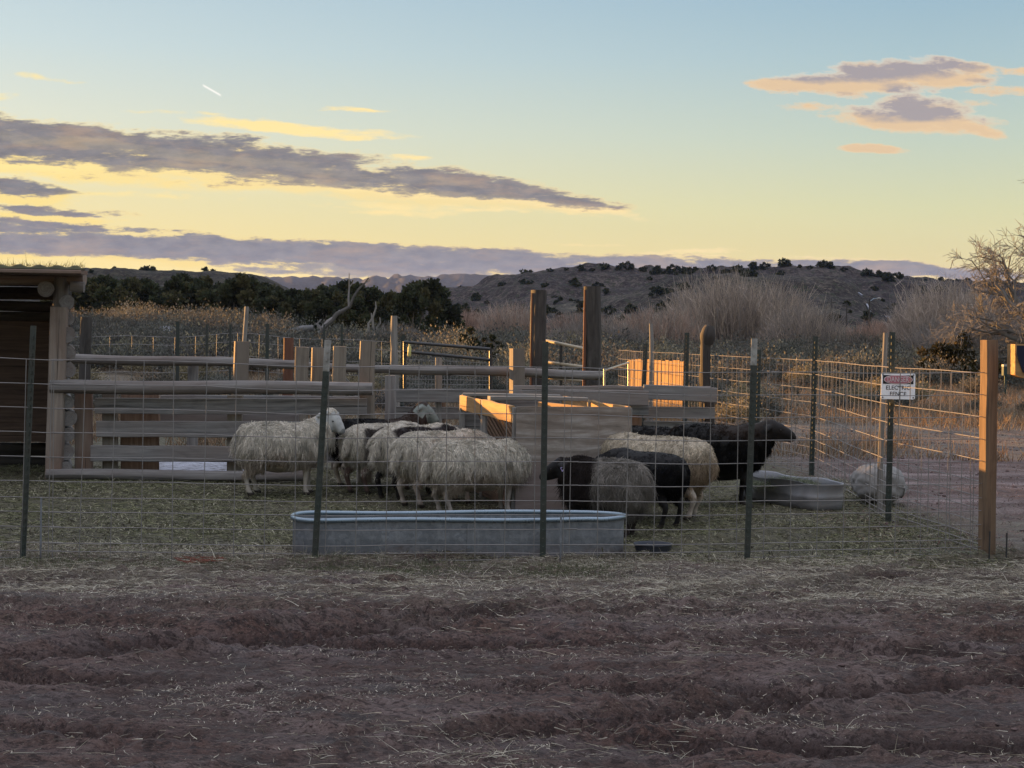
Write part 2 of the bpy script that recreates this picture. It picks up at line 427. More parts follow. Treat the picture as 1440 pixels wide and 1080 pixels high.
def m_ground():
    t = NT('ground_soil'); ob = t.n('ShaderNodeTexCoord').outputs['Object']
    sp = t.n('ShaderNodeSeparateXYZ'); t.l(ob, sp.inputs[0]); X, Y = sp.outputs[0], sp.outputs[1]
    big = t.noise(ob, .55, 4, .6); mid = t.noise(t.mapping(ob, (1, 1.8, 1)), 3.2, 5, .62); fine = t.noise(t.mapping(ob, (1, 2.0, 1)), 26, 5, .7); gr = t.noise(t.mapping(ob, (1, 1.6, 1)), 75, 5, .75)
    mud = t.ramp(mid, [(.34, (.056,.032,.027)), (.50, (.132,.084,.073)), (.64, (.235,.172,.16))])
    red = t.ramp(fine, [(.36, (.045,.024,.021)), (.62, (.16,.088,.072))])
    c = t.mix(t.ramp(big, [(.46, (0,0,0)), (.62, (1,1,1))]), mud, red)
    # wet / dried silt streaks
    sil = t.noise(t.mapping(ob, (.5, 3.2, 1)), 1.5, 5, .65)
    c = t.mix(t.math('MULTIPLY', t.ramp(sil, [(.5, (0,0,0)), (.66, (1,1,1))]), .55), c, (.17,.140,.145, 1))
    c = t.mix(t.math('MULTIPLY', t.ramp(fine, [(.43, (1,1,1)), (.49, (0,0,0))]), .75), c, (.035,.022,.022, 1))
    # trampled litter belt (straw crushed into soil)
    Yn = t.math('ADD', Y, t.math('MULTIPLY', t.math('SUBTRACT', mid, .5), 1.6))
    belt = t.math('MULTIPLY', t.math('SMOOTHSTEP', 7.0, 7.0), 1) if False else t.ramp(t.math('MULTIPLY', t.math('SUBTRACT', Yn, 6.6), .4, clamp=True), [(.15, (0,0,0)), (.75, (1,1,1))])
    belt2 = t.math('MULTIPLY', belt, t.ramp(t.noise(t.mapping(ob, (1, 2.4, 1)), 1.7, 5, .7), [(.38, (0,0,0)), (.56, (1,1,1))]))
    strawc = t.ramp(t.noise(t.mapping(ob, (1, 2.5, 1)), 60, 4, .7), [(.35, (.11,.088,.07)), (.65, (.30,.26,.20))])
    c = t.mix(t.math('MULTIPLY', belt2, .75), c, strawc)
    # pen floor: manure, hay dust, thin green
    pen = t.math('MULTIPLY', t.math('GREATER_THAN', Yn, 9.5), t.math('LESS_THAN', Y, 17))
    penm = t.ramp(t.math('MULTIPLY', t.math('SUBTRACT', Yn, 9.0), .8, clamp=True), [(.2, (0,0,0)), (.8, (1,1,1))])
    right = t.ramp(t.math('MULTIPLY', t.math('SUBTRACT', X, 2.3), .7, clamp=True), [(.4, (0,0,0)), (1, (1,1,1))])
    penm = t.math('MULTIPLY', penm, t.math('SUBTRACT', 1.0, right))
    pc = t.ramp(t.noise(t.mapping(ob, (1, 2, 1)), 9, 6, .72), [(.3, (.045,.040,.028)), (.5, (.105,.095,.058)), (.72, (.22,.20,.13))])
    c = t.mix(penm, c, pc)
    # far flats: pinkish soil and dry grass
    far = t.ramp(t.math('MULTIPLY', t.math('SUBTRACT', Y, 20), .06, clamp=True), [(0, (0,0,0)), (1, (1,1,1))])
    fc = t.ramp(t.noise(ob, .18, 6, .7), [(.35, (.10,.085,.062)), (.55, (.17,.135,.095)), (.7, (.19,.125,.08))])
    c = t.mix(far, c, fc)
    road = t.math('MULTIPLY', t.ramp(t.math('MULTIPLY', t.math('SUBTRACT', Y, 12), .14, clamp=True), [(0, (0,0,0)), (.15, (1,1,1)), (.85, (1,1,1)), (1, (0,0,0))]), right)
    rc = t.ramp(t.noise(t.mapping(ob, (.35, 1.6, 1)), 1.3, 6, .68), [(.36, (.085,.048,.045)), (.5, (.15,.098,.092)), (.62, (.33,.25,.245))])
    c = t.mix(t.math('MULTIPLY', road, .9), c, rc)
    c = t.mix(1.0, c, t.ramp(gr, [(.33, (.42,.40,.40)), (.5, (1,1,1)), (.68, (1.0,1.0,1.0))]), 'MULTIPLY')
    c = t.mix(t.math('MULTIPLY', t.ramp(gr, [(.56, (0,0,0)), (.66, (1,1,1))]), .45), c, (.30,.25,.22, 1))
    h = t.math('ADD', t.math('MULTIPLY', fine, 1.0), t.math('MULTIPLY', gr, .7))
    rg = t.ramp(mid, [(.35, (.55,.55,.55)), (.6, (.95,.95,.95))])
    rut_shade = t.math('MULTIPLY', t.ramp(t.math('ADD', sp.outputs[2], .05), [(.030, (1,1,1)), (.070, (0,0,0))]), t.math('LESS_THAN', Y, 9.3))   # low spots tinted darker: shade of the ruts put into the colour
    c = t.mix(t.math('MULTIPLY', rut_shade, .72), c, (.045,.026,.023, 1))
    t.bsdf(c, rg, 0, t.bump(h, 1.0, .03), .3); return t.m
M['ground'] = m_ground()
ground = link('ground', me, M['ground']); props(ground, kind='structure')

# ================================================================ HILLS
def E_(pts, px):
    xs, ys = zip(*pts); return np.interp(px, xs, ys)
def horizon(px): return CY + math.tan(ROLL) * (px - CX)
MESA = [(-3000,440),(-900,440),(-200,455),(300,452),(480,440),(540,420),(600,412),(640,405),(670,398),(690,391),(715,383),(760,378),(830,374),(900,376),(960,378),(1050,378),(1130,377),(1180,379),(1215,383),(1260,386),(1330,389),(1440,396),(1700,405),(2600,430),(5000,440)]
SPUR = [(-3000,452),(300,460),(480,447),(560,437),(640,431),(700,430),(780,427),(850,418),(890,406),(930,394),(960,384),(1000,381),(1100,383),(1170,388),(1200,400),(1235,424),(1280,444),(1500,455),(5000,455)]
LEFT = [(-5000,425),(-3000,425),(-1200,400),(-300,385),(0,374),(100,373),(180,377),(300,382),(350,386),(385,396),(410,404),(440,412),(480,425),(560,447),(700,462),(5000,470)]
FAR = [(-5000,440),(-600,415),(0,398),(300,392),(380,389),(440,391),(500,391),(535,389),(560,387),(690,386),(800,386),(1000,392),(1500,410),(5000,440)]
def hill_mesh(name, sky, Db, Dc, Dback, seed, colr, rug=1.0, shape=1.35, step=3.0, nd=46, z0=1.2):
    # across = direction from the pens, along = distance; every vertex has its own real place
    px = np.concatenate([np.arange(-2600, -60, 40), np.arange(-60, 1500, step), np.arange(1500, 3800, 40)])
    t = np.concatenate([np.linspace(0, 1, nd), 1 + np.linspace(.04, 1, 10)])
    PX, T = np.meshgrid(px, t)
    D = np.where(T <= 1, Db + (Dc - Db) * T, Dc + (Dback - Dc) * (T - 1))
    U = (PX - CX) / FPX; X = U * D
    el = (CY + math.tan(ROLL) * (PX - CX) - E_(sky, PX)) / FPX
    zc = H + el * Dc
    n = fbm(X / (26 * Dc / 350) + seed, D / (26 * Dc / 350), o=5, g=.55)
    gul = np.abs(fbm(X / (18 * Dc / 350) + seed * 3, D / (60 * Dc / 350), o=4))
    prof = np.where(T <= 1, np.clip(T, 0, 1) ** shape, 1 - .25 * (T - 1))
    cl = .08 * sstep(.78, .86, T + .05 * n)          # rim rock step
    pr = np.where(T <= 1, prof * .92 + cl, prof)
    Z = z0 + (zc - z0) * pr + rug * (Dc / 350) * (1.5 * n - 2.4 * gul) * np.sin(np.clip(T, 0, 1) * math.pi) ** .7
    Z += rug * (Dc/350) * (.55 * fbm(X / 4, D / 4, o=3) - .9 * np.abs(fbm(X / 7 + 5, D / 9, o=4)) + .5*np.sin(Z*1.6)*sstep(.3,.6,T)) * (T > .05)
    Z = np.where(T == 0, z0 - 1.5, Z)
    ny_, nx_ = PX.shape; idx = np.arange(nx_ * ny_).reshape(ny_, nx_)
    F = np.stack([idx[:-1, :-1], idx[:-1, 1:], idx[1:, 1:], idx[1:, :-1]], -1).reshape(-1, 4)
    me = np_mesh(name, np.stack([X.ravel(), D.ravel(), Z.ravel()], 1), [F], smooth=True)
    o = link(name, me, colr); props(o, kind='structure')
    def sample(p, tt):
        i = int(np.argmin(np.abs(px - p))); j = int(np.argmin(np.abs(t - tt)))
        return Vector((X[j, i], D[j, i], Z[j, i]))
    return o, sample
def m_hill(name, a, b, c, s=.08, spots=True, rock=.55):
    t = NT(name); ob = t.n('ShaderNodeTexCoord').outputs['Object']
    n = t.noise(ob, s, 6, .7); n2 = t.noise(ob, s * 9, 5, .75)
    col = t.ramp(n, [(.36, a), (.52, b), (.66, c)])
    col = t.mix(t.math('MULTIPLY', t.ramp(n2, [(.44, (1,1,1)), (.52, (0,0,0))]), .65), col, (a[0]*.4, a[1]*.4, a[2]*.4, 1))
    col = t.mix(t.math('MULTIPLY', t.ramp(n2, [(.56, (0,0,0)), (.68, (1,1,1))]), rock), col, (c[0]*1.5, c[1]*1.4, c[2]*1.35, 1))
    n3 = t.noise(ob, s * 30, 4, .7); col = t.mix(t.math('MULTIPLY', t.ramp(n3, [(.40, (1,1,1)), (.50, (0,0,0))]), .55), col, (a[0]*.3, a[1]*.3, a[2]*.3, 1))
    col = t.mix(t.math('MULTIPLY', t.ramp(n3, [(.56, (0,0,0)), (.66, (1,1,1))]), .5), col, (c[0]*1.9, c[1]*1.75, c[2]*1.7, 1))
    if spots:
        v = t.n('ShaderNodeTexVoronoi'); v.inputs['Scale'].default_value = .55; v.inputs['Randomness'].default_value = 1
        t.l(ob, v.inputs['Vector'])
        col = t.mix(t.ramp(v.outputs['Distance'], [(.22, (1,1,1)), (.34, (0,0,0))]), col, (.035,.038,.026, 1))
    t.bsdf(col, .95, 0, t.bump(n2, 1.0, .6), .1); return t.m
hill_far, s_far = hill_mesh('far_mesa', FAR, 1500, 3200, 4200, 5.5, m_hill('far_rock', (.012,.016,.030), (.018,.022,.038), (.026,.030,.044), .004, False), .8, 1.6, 6, 24, 2)  # dark bluish rock colour carries shade that nothing casts on this mesa
hill_mesa, s_mesa = hill_mesh('mesa_hill', MESA, 210, 400, 620, 1.7, m_hill('mesa_rock', (.034,.027,.027), (.058,.046,.044), (.095,.080,.070), .05), 1.3, 1.2)
hill_spur, s_spur = hill_mesh('spur_hill', SPUR, 170, 290, 340, 9.2, m_hill('spur_rock', (.034,.028,.027), (.062,.052,.047), (.115,.102,.080), .06), 1.1, 1.15)
hill_left, s_left = hill_mesh('left_hill', LEFT, 150, 320, 480, 4.1, m_hill('left_rock', (.032,.027,.023), (.052,.045,.036), (.08,.07,.053), .06), 1.0, 1.1)

# snow lying in the gully and on the left slope
def snow_patch(samp, pts, w, name='snow_patch'):
    V = []; F = []
    for i, (p, t_) in enumerate(pts):
        q = samp(p, t_); ww = w * random.uniform(.5, 1.3)
        V += [q + Vector((-ww, 0, .35)), q + Vector((ww, 0, .35)), q + Vector((0, -.4, -.6))]
        if i:
            a = 3 * (i - 1); F += [(a, a+1, a+4, a+3), (a+1, a+2, a+5, a+4), (a+2, a, a+3, a+5)]
    me = bpy.data.meshes.new(name); me.from_pydata([tuple(v) for v in V], [], F)
    props(link(name, me, M['snow']), kind='structure')
for a in ([(1206,.9),(1211,.86)], [(1219,.80),(1224,.77),(1228,.75)], [(1233,.71),(1238,.69)], [(1244,.65),(1250,.61)]): snow_patch(s_spur, a, .14)
for a in ([(366,.72),(370,.69),(375,.67)], [(392,.66),(398,.63),(402,.60)], [(408,.62),(415,.6),(420,.58)], [(240,.8),(246,.79)]):
    snow_patch(s_left, a, .3)

# ================================================================ VEGETATION meshes
def leaf_cloud(centers, radii, n, size, cols, seed=0, up=0.0, aspect=1.6):
    """many small quads spread through lumpy clusters"""
    g = np.random.default_rng(seed)
    centers = np.asarray(centers, float); radii = np.asarray(radii, float)
    w = radii ** 2; k = g.choice(len(centers), n, p=w / w.sum())
    d = g.normal(size=(n, 3)); d /= np.linalg.norm(d, axis=1)[:, None]
    r = radii[k] * (g.uniform(.35, 1, n) ** .5) * (1 + .25 * g.normal(size=n) * .5)
    p = centers[k] + d * r[:, None] * np.array([1, 1, .85])
    a = d + g.normal(size=(n, 3)) * .8 + np.array([0, 0, up]); a /= np.linalg.norm(a, axis=1)[:, None]
    b = np.cross(a, g.normal(size=(n, 3))); b /= np.linalg.norm(b, axis=1)[:, None] + 1e-9
    s = size * g.uniform(.5, 1.4, n)[:, None]
    V = np.stack([p - b*s*.5, p + b*s*.5, p + b*s*.3 + a*s*aspect, p - b*s*.3 + a*s*aspect], 1).reshape(-1, 3)
    F = np.arange(4 * n).reshape(-1, 4)
    cols = np.asarray(cols, float); kk = g.integers(0, len(cols), len(centers))[k]
    c = cols[kk] * g.uniform(.65, 1.35, n)[:, None]
    return V, F, np.repeat(c, 4, 0)
def strands(P0, DIR, L, r, cols, segs=3, bend=None, seed=0, taper=.25, wave=0.0):
    """thin 3-sided tapering stems. P0,DIR (n,3); L,r (n)"""
    n = len(P0); g = np.random.default_rng(seed)
    bend = np.zeros((n, 3)) if bend is None else bend
    a = np.cross(DIR, np.array([.31, .52, .79])); a /= np.linalg.norm(a, axis=1)[:, None] + 1e-9
    b = np.cross(DIR, a); b /= np.linalg.norm(b, axis=1)[:, None] + 1e-9
    rings = []; wph = g.uniform(0, 6.28, n) if wave else None
    for i in range(segs + 1):
        t = i / segs
        c = P0 + DIR * (L * t)[:, None] + bend * (L * t * t)[:, None]
        if wave: c = c + a * (wave * L * min(1, t * 1.5) * np.sin(t * 7 + wph))[:, None] + b * (wave * .7 * L * min(1, t * 1.5) * np.cos(t * 6 + wph * 1.7))[:, None]
        rr = (r * (1 - (1 - taper) * t))[:, None]
        for k in range(3):
            th = 2 * math.pi * k / 3
            rings.append(c + (a * math.cos(th) + b * math.sin(th)) * rr)
    V = np.stack(rings, 1)                     # n, (segs+1)*3, 3
    m = (segs + 1) * 3; f = []
    for i in range(segs):
        for k in range(3):
            f.append([i*3+k, i*3+(k+1)%3, (i+1)*3+(k+1)%3, (i+1)*3+k])
    f = np.array(f); F = (np.arange(n)[:, None, None] * m + f[None]).reshape(-1, 4)
    return V.reshape(-1, 3), F, np.repeat(cols, m, 0)
def cat_(parts):
    V = []; F = []; C = []; o = 0
    for v, f, c in parts:
        V.append(v); F.append(f + o); C.append(c); o += len(v)
    return np.concatenate(V), np.concatenate(F), np.concatenate(C)
def vmesh(name, parts, smooth=False):
    V, F, C = cat_(parts)
    return np_mesh(name, V, [F], {'col': ('FLOAT_COLOR', C)}, smooth)

JUN = [(.030,.036,.020), (.042,.048,.024), (.024,.028,.018), (.060,.056,.026)]
def juniper_mesh(seed, h=3.0, w=3.0, n=5200, leaf=.11, dens=26):
    g = np.random.default_rng(seed); cs = []; rs = []
    for i in range(dens):
        z = g.uniform(.12, 1.0); rad = w * .5 * math.sqrt(max(.05, 1 - ((z - .35) / .72) ** 2)) * g.uniform(.3, 1)
        a = g.uniform(0, 6.28)
        cs.append((rad * math.cos(a), rad * math.sin(a), z * h * .92)); rs.append(g.uniform(.07, .21) * w * (.5 + .5 * (1 - z)))
    V, F, C = leaf_cloud(cs, rs, n, leaf, JUN, seed, .5)
    V[:, 2] = np.maximum(V[:, 2], .05)
    return vmesh('crown', [(V, F, C)])
def trunk_mesh(seed, h, r, col=(.16,.13,.11), lean=.3, nb=5):
    g = np.random.default_rng(seed); P0 = []; Dr = []; L = []; rr = []
    for i in range(nb):
        a = g.uniform(0, 6.28); P0.append((0, 0, -.15)); d = np.array([math.cos(a)*lean, math.sin(a)*lean, 1.0]); Dr.append(d / np.linalg.norm(d)); L.append(h * g.uniform(.6, .9)); rr.append(r * g.uniform(.5, 1))
    v = strands(np.array(P0), np.array(Dr), np.array(L), np.array(rr), np.tile(col, (nb, 1)), 4, g.normal(size=(nb, 3)) * .15, seed)
    return vmesh('trunk', [v], True)
def place(root_name, crown, trunk, loc, sc, rz, label, cat, group, sz=None):
    r = empty(root_name, loc, label, cat, group, rz); r.scale = (sc, sc, sz or sc)
    c = link('crown', crown, M['leaf'], r)
    if trunk is not None: link('trunk', trunk, M['bark'], r)
    return r
def gp(px, D):
    x = XA(px, D, horizon(px)); return Vector((x, D, float(base_z(np.array(x), np.array(D)))))

jun = [juniper_mesh(s, n=6500) for s in (1, 2, 3, 4)]
jtr = [trunk_mesh(s, 2.4, .10) for s in (1, 2)]
# tree belt left of the pens  (px, D, height m, width factor)
belt = [(128,96,3.9,1.0),(160,92,3.6,1.1),(192,98,3.8,1.0),(226,90,3.3,1.1),(262,95,3.7,1.05),(298,92,3.4,1.15),(334,88,3.5,1.0),(368,84,2.9,1.1),(398,90,3.1,1.0),(430,86,2.8,1.1),(462,84,2.7,1.0),(494,80,2.9,1.0),(520,88,3.0,1.1),(548,84,3.3,.9),(583,74,2.9,.85),(606,76,2.0,.9)]
belt += [(px_, 106 + 6 * (i_ % 3), (3.6, 4.2, 3.9, 4.4)[i_ % 4], 1.25) for i_, px_ in enumerate(range(112, 600, 27))]
NB1 = 16
for i, (px, D, h, w) in enumerate(belt):
    where = 'leftmost, beside the shed roof' if i == 0 else ('behind the leaning dead trunk' if 490 < px < 530 else ('rightmost of the dark belt, left of the small saplings' if i == len(belt) - 1 else None))
    lab = {0: 'dark juniper at the left end of the tree belt beside the shed roof', NB1-1: 'low dark juniper ending the belt at right beside the saplings', 11: 'dark juniper right behind the leaning bare dead trunk', 14: 'tall narrow dark juniper above the green pipe gate'}.get(i, 'dark bushy juniper in the middle of the tree belt behind the pens' if i < NB1 else 'dark juniper in the rear row of the belt, seen between the nearer crowns')
    h *= (1.14, .92, 1.04, .86, 1.12, .96)[i % 6]
    place('juniper_tree', jun[i % 4], jtr[i % 2], gp(px, D) - Vector((0,0,.1)), h / 3 * w * .92, i * 1.7, lab, 'tree', 'junipers in the belt behind the pens' if i < NB1 else 'junipers in the rear row of the belt', h / 3)
sap = [juniper_mesh(s, 2.2, 1.1, 1500, .07, 14) for s in (11, 12)]
for i, (px, h, D) in enumerate([(636,.9,52),(650,1.25,50),(662,1.35,52),(676,1.15,50),(690,1.2,50),(703,.95,52)]):
    lab = {0: 'small juniper sapling at the left of the sapling row', 5: 'small juniper sapling at the right of the row by the tan brush'}.get(i, 'small pointed juniper sapling inside the row beyond the pipe gate')
    place('juniper_sapling', sap[i % 2], jtr[0], gp(px, D), h / 2.2, i, lab, 'tree', 'small junipers beyond the pipe gate', h / 2.2)
# the brown-green juniper under the cottonwood
bj = juniper_mesh(21, 2.4, 3.0, 7000, .08, 26)
for v in [bj]:
    a = v.attributes['col']; c = np.zeros(len(a.data) * 4, np.float32); a.data.foreach_get('color', c); c = c.reshape(-1, 4); c[:, 0] *= 1.5; c[:, 1] *= 1.15; a.data.foreach_set('color', c.ravel())
place('juniper_tree', bj, jtr[1], gp(1345, 44), .72, 0, 'brownish green juniper standing under the bare cottonwood', 'tree', None, .62)
# shrubs dotting the hills
hj = [juniper_mesh(s, 1.9, 2.6, 700, .20, 16) for s in (31, 32, 33)]
HG = 'round junipers dotted over the hills'
def hill_j(samp, px, t_, wpx, i, lab):
    p = samp(px, t_); sc = wpx * p.y / FPX / 2.5
    r = empty('hill_juniper', p - Vector((0, 0, .3)), lab, 'tree', HG, i); r.scale = (sc, sc, sc * .95)
    link('crown', hj[i % 3], M['leaf'], r)
for i, (px, w) in enumerate([(625,7),(648,9),(735,12),(744,8),(772,9),(795,7),(815,12),(830,8),(850,14),(866,11),(880,18),(903,12),(925,14),(945,16),(958,9),(975,10),(1000,12),(1035,15),(1060,16),(1075,14),(1100,17),(1122,8),(1137,9),(1155,15),(1168,14),(1185,10),(1218,16),(1232,13),(1243,12),(1300,8),(1322,14),(1345,8),(1360,9)]):
    hill_j(s_mesa, px, .985, w, i, 'round dark juniper on the mesa skyline')
for i in range(80):
    px = random.uniform(600, 1400); t_ = random.uniform(.35, .93)
    hill_j(s_mesa, px, t_, random.uniform(7, 17) * (.8 + .3 * t_), i, 'round dark juniper on the rocky mesa slope')
for i in range(62):
    px = random.uniform(600, 1240); hill_j(s_spur, px, random.uniform(.3, .97), random.uniform(7, 20), i, 'dark juniper on the nearer hillside spur')
for i in range(60):
    px = random.uniform(100, 600); hill_j(s_left, px, random.uniform(.35, .99), random.uniform(5, 13), i, 'dark juniper on the low hill at left')

# bare willow / tamarisk thickets
def thicket_mesh(seed, w, dpt, h, n, cols, r=.016, spread=.22, dome=True):
    g = np.random.default_rng(seed)
    x = g.uniform(-1, 1, n); y = g.uniform(-1, 1, n)
    hh = h * (np.sqrt(np.clip(1 - .85 * x * x - .2*y*y, .05, 1)) if dome else 1) * g.uniform(.55, 1.05, n) * (1 + .15 * vnoise(x * 5 + seed, y * 3))
    P0 = np.stack([x * w / 2, y * dpt / 2, np.full(n, -.1)], 1)
    D = np.stack([x * spread + g.normal(0, .11, n), g.normal(0, .12, n), np.ones(n)], 1); D /= np.linalg.norm(D, axis=1)[:, None]
    cc = np.asarray(cols)[g.integers(0, len(cols), n)] * g.uniform(.6, 1.3, n)[:, None]
    bend = g.normal(0, .10, (n, 3)); bend[:, 2] = 0
    parts = [strands(P0, D, hh, r * g.uniform(.6, 1.3, n), cc, 3, bend, seed)]
    # twigs off the stems
    m = n * 5; k = g.integers(0, n, m); t = g.uniform(.3, .97, m)
    q = P0[k] + D[k] * (hh[k] * t)[:, None] + bend[k] * (hh[k] * t * t)[:, None]
    d2 = D[k] + g.normal(0, .38, (m, 3)); d2 /= np.linalg.norm(d2, axis=1)[:, None]
    parts.append(strands(q, d2, h * g.uniform(.08, .26, m), np.full(m, r * .5), cc[k] * 1.15, 1, None, seed))
    return vmesh('willow_thicket', parts)
TAN = [(.34,.27,.22), (.29,.235,.20), (.40,.32,.26), (.23,.195,.175)]
RED = [(.32,.205,.155), (.27,.18,.14), (.36,.24,.185)]
GRY = [(.19,.165,.15), (.24,.20,.175), (.15,.13,.12)]
def thicket(px0, px1, ytop, D, n, cols, seed, label, r=.016, dpt=5, name='willow_thicket', group='bare willow thickets behind the pens', dome=True, dz=0):
    c = gp((px0 + px1) / 2, D); w = (px1 - px0) * D / FPX
    h = P((px0+px1)/2, ytop, D).z - c.z
    me = thicket_mesh(seed, w, dpt, h, n, cols, r, dome=dome)
    props(link(name, me, M['twig'], None, c + Vector((0,0,dz))), label, 'thicket', group)
thicket(940, 1135, 386, 92, 2300, TAN, 1, 'tallest pale tan bare willow thicket behind the side fence', .023, 8)
thicket(860, 990, 428, 86, 1300, TAN + RED, 2, 'lower reddish willow thicket at the left foot of the tallest one')
thicket(1080, 1180, 420, 84, 1000, GRY + TAN, 3, 'grey willow clump at the right foot of the tallest thicket')
thicket(1268, 1385, 390, 88, 1300, [(.36,.29,.24), (.42,.34,.29), (.28,.23,.20)], 4, 'pale upright willow thicket left of the bare cottonwood', .024, 6)
thicket(1190, 1290, 446, 96, 900, RED, 5, 'low rust coloured brush around the lamp pole', .016)
thicket(600, 700, 432, 110, 1500, RED, 6, 'orange tan brush right of the juniper belt', .018, 6)
thicket(675, 760, 424, 104, 1400, RED + TAN, 7, 'reddish tan brush left of the left tall post', .018, 6)
thicket(760, 880, 436, 100, 1500, RED + GRY, 8, 'reddish tan brush between and right of the two tall posts', .018, 6)
thicket(765, 915, 446, 80, 1400, GRY, 9, 'low grey brush in front of the reddish brush', .016, 5)
thicket(1290, 1460, 430, 70, 1500, GRY, 12, 'grey tangled brush beneath the bare cottonwood', .014, 5)
thicket(520, 600, 452, 66, 900, GRY, 10, 'grey leafless brush in front of the juniper belt', .012, 3)
thicket(1150, 1270, 462, 78, 900, [(.10,.085,.075),(.13,.11,.09)], 11, 'dark low brush below the lamp pole', .014, 4)

# ---- sagebrush and rabbitbrush
SAGE = [(.105,.105,.093), (.13,.128,.112), (.075,.075,.065), (.125,.113,.095), (.10,.093,.088)]
STRAWY = [(.25,.21,.14), (.22,.185,.12), (.19,.175,.125)]
def sage_parts(seed, w, h, n, cols, leaf=.03):
    g = np.random.default_rng(seed)
    a = g.uniform(0, 6.28, n); rr = np.sqrt(g.uniform(0, 1, n)); D = np.stack([np.cos(a)*rr*.95, np.sin(a)*rr*.95, np.sqrt(1 - .75*rr*rr)*h/(w*.5)], 1)
    L = w * .5 * g.uniform(.75, 1.08, n) * (1 + .18 * np.sin(a * 3 + seed) + .1 * np.sin(a * 7)); lump = g.uniform(.7,1.3,(6,))
    P0 = np.stack([np.cos(a)*rr*w*.07, np.sin(a)*rr*w*.07, np.zeros(n)], 1)
    base = np.asarray(cols)[g.integers(0, len(cols))]
    c = base * g.uniform(.6, 1.4, n)[:, None]
    # tufted tips
    tip = P0 + D * L[:, None]
    b = D + g.normal(0, .6, (n, 3)); b[:, 2] += .15; b /= np.linalg.norm(b, axis=1)[:, None]
    s = leaf * g.uniform(.6, 1.5, n)[:, None] * 1.0
    q = np.cross(b, g.normal(size=(n, 3))); q /= np.linalg.norm(q, axis=1)[:, None]
    k = g.uniform(.55, 1, n)[:, None]; tip = P0 + D * L[:, None] * k
    V = np.stack([tip - q*s*.4, tip + q*s*.4, tip + b*s*1.25 + q*s*.2, tip + b*s*1.25 - q*s*.2], 1).reshape(-1, 3)
    return V, np.arange(4*n).reshape(-1, 4), np.repeat(c, 4, 0)
def is_pen(x, y): return (y < 24.5 and abs(x) < 6.5)
near_sage = [vmesh('sagebrush', [sage_parts(s, 1.0, .62, 2600, [SAGE[s % 5]] if s < 6 else STRAWY, .028)]) for s in range(8)]
spots = []
gg = random.Random(5)
while len(spots) < 150:
    D = 25 + 30 * gg.random() ** 1.2; px = gg.uniform(60, 1500)
    x = XA(px, D)
    if is_pen(x, D) or (px > 560 and D < 27.5 and px < 1000): continue
    if px > 1080 and D < 31: continue
    if any(abs(x - a) < .55 and abs(D - b) < .7 for a, b, _ in spots): continue
    spots.append((x, D, px))
for i, (x, D, px) in enumerate(spots):
    k = gg.choice([0,1,2,3,4,5,5,6,7]); sc = gg.uniform(.45, 1.15) * (1.15 if px < 330 else 1)
    o = link('sagebrush', near_sage[k], M['leaf'], None, (x, D, float(base_z(np.array(x), np.array(D))) - .03)); o.rotation_euler.z = gg.uniform(0, 6.28); o.scale = (sc, sc, sc * gg.uniform(.65, 1.0))
    side = 'left of the gate behind the shed and rails' if px < 560 else ('in the middle behind the tall posts' if px < 1000 else 'at right beyond the side fence')
    props(o, ('straw yellow brush clump ' if k > 5 else 'grey green sagebrush clump ') + side, 'bush', ('yellow brush ' if k > 5 else 'sagebrush ') + side)
parts = []
for i in range(1500):
    D = 42 + 105 * gg.random() ** 1.3; px = gg.uniform(-40, 1500); x = XA(px, D)
    w = gg.uniform(.8, 2.0); v, f, c = sage_parts(1000 + i, w, w * gg.uniform(.4, .7), int(420 if D < 75 else 200), SAGE if gg.random() < .8 else STRAWY, .05 if D < 75 else .085)
    v = v + np.array([x, D, float(base_z(np.array(x), np.array(D))) - .05]); parts.append((v, f, c))
for i in range(420):      # brush blanket over the low mound behind the shed
    D = gg.uniform(44, 70); px = gg.uniform(90, 400) ; x = XA(px, D)
    w = gg.uniform(.9, 1.9); v, f, c = sage_parts(5000 + i, w, w * gg.uniform(.45, .7), 800, SAGE, .045)
    v = v + np.array([x, D, float(base_z(np.array(x), np.array(D))) - .05]); parts.append((v, f, c))
props(link('scrub', vmesh('scrub', parts), M['leaf']), 'far grey green scrub covering the flats', None, None, 'stuff')
# ---- dry grass beyond the pens
n = 60000
D = 18 + 34 * rng.random(n) ** 1.1; px = rng.uniform(-20, 1480, n); x = (px - CX) / FPX * D
dens = fbm(x / 2.2, D / 3.0, o=3) + .25 * np.where(px > 1000, sstep(24, 27, D) * 1.0 - .9 * (D < 24.5), 0) + .12
keep = dens > 0
keep &= ~((px > 560) & (px < 1000) & (D < 19))
x, D, px = x[keep], D[keep], px[keep]; n = len(x)
P0 = np.stack([x, D, base_z(x, D) - .01], 1); dr = rng.normal(0, .28, (n, 3)); dr[:, 2] = 1; dr /= np.linalg.norm(dr, axis=1)[:, None]
gc_ = np.array([(.30,.20,.125), (.26,.165,.10), (.34,.26,.17), (.20,.14,.10)])[rng.integers(0, 4, n)] * rng.uniform(.6, 1.2, n)[:, None]
bd = rng.normal(0, .3, (n, 3)); bd[:, 2] = -.15
props(link('dry_grass', vmesh('dry_grass', [strands(P0, dr, rng.uniform(.12, .36, n), rng.uniform(.004, .008, n), gc_, 1, bd)]), M['straw']), 'dry reddish tan grass beyond the pens', None, None, 'stuff')

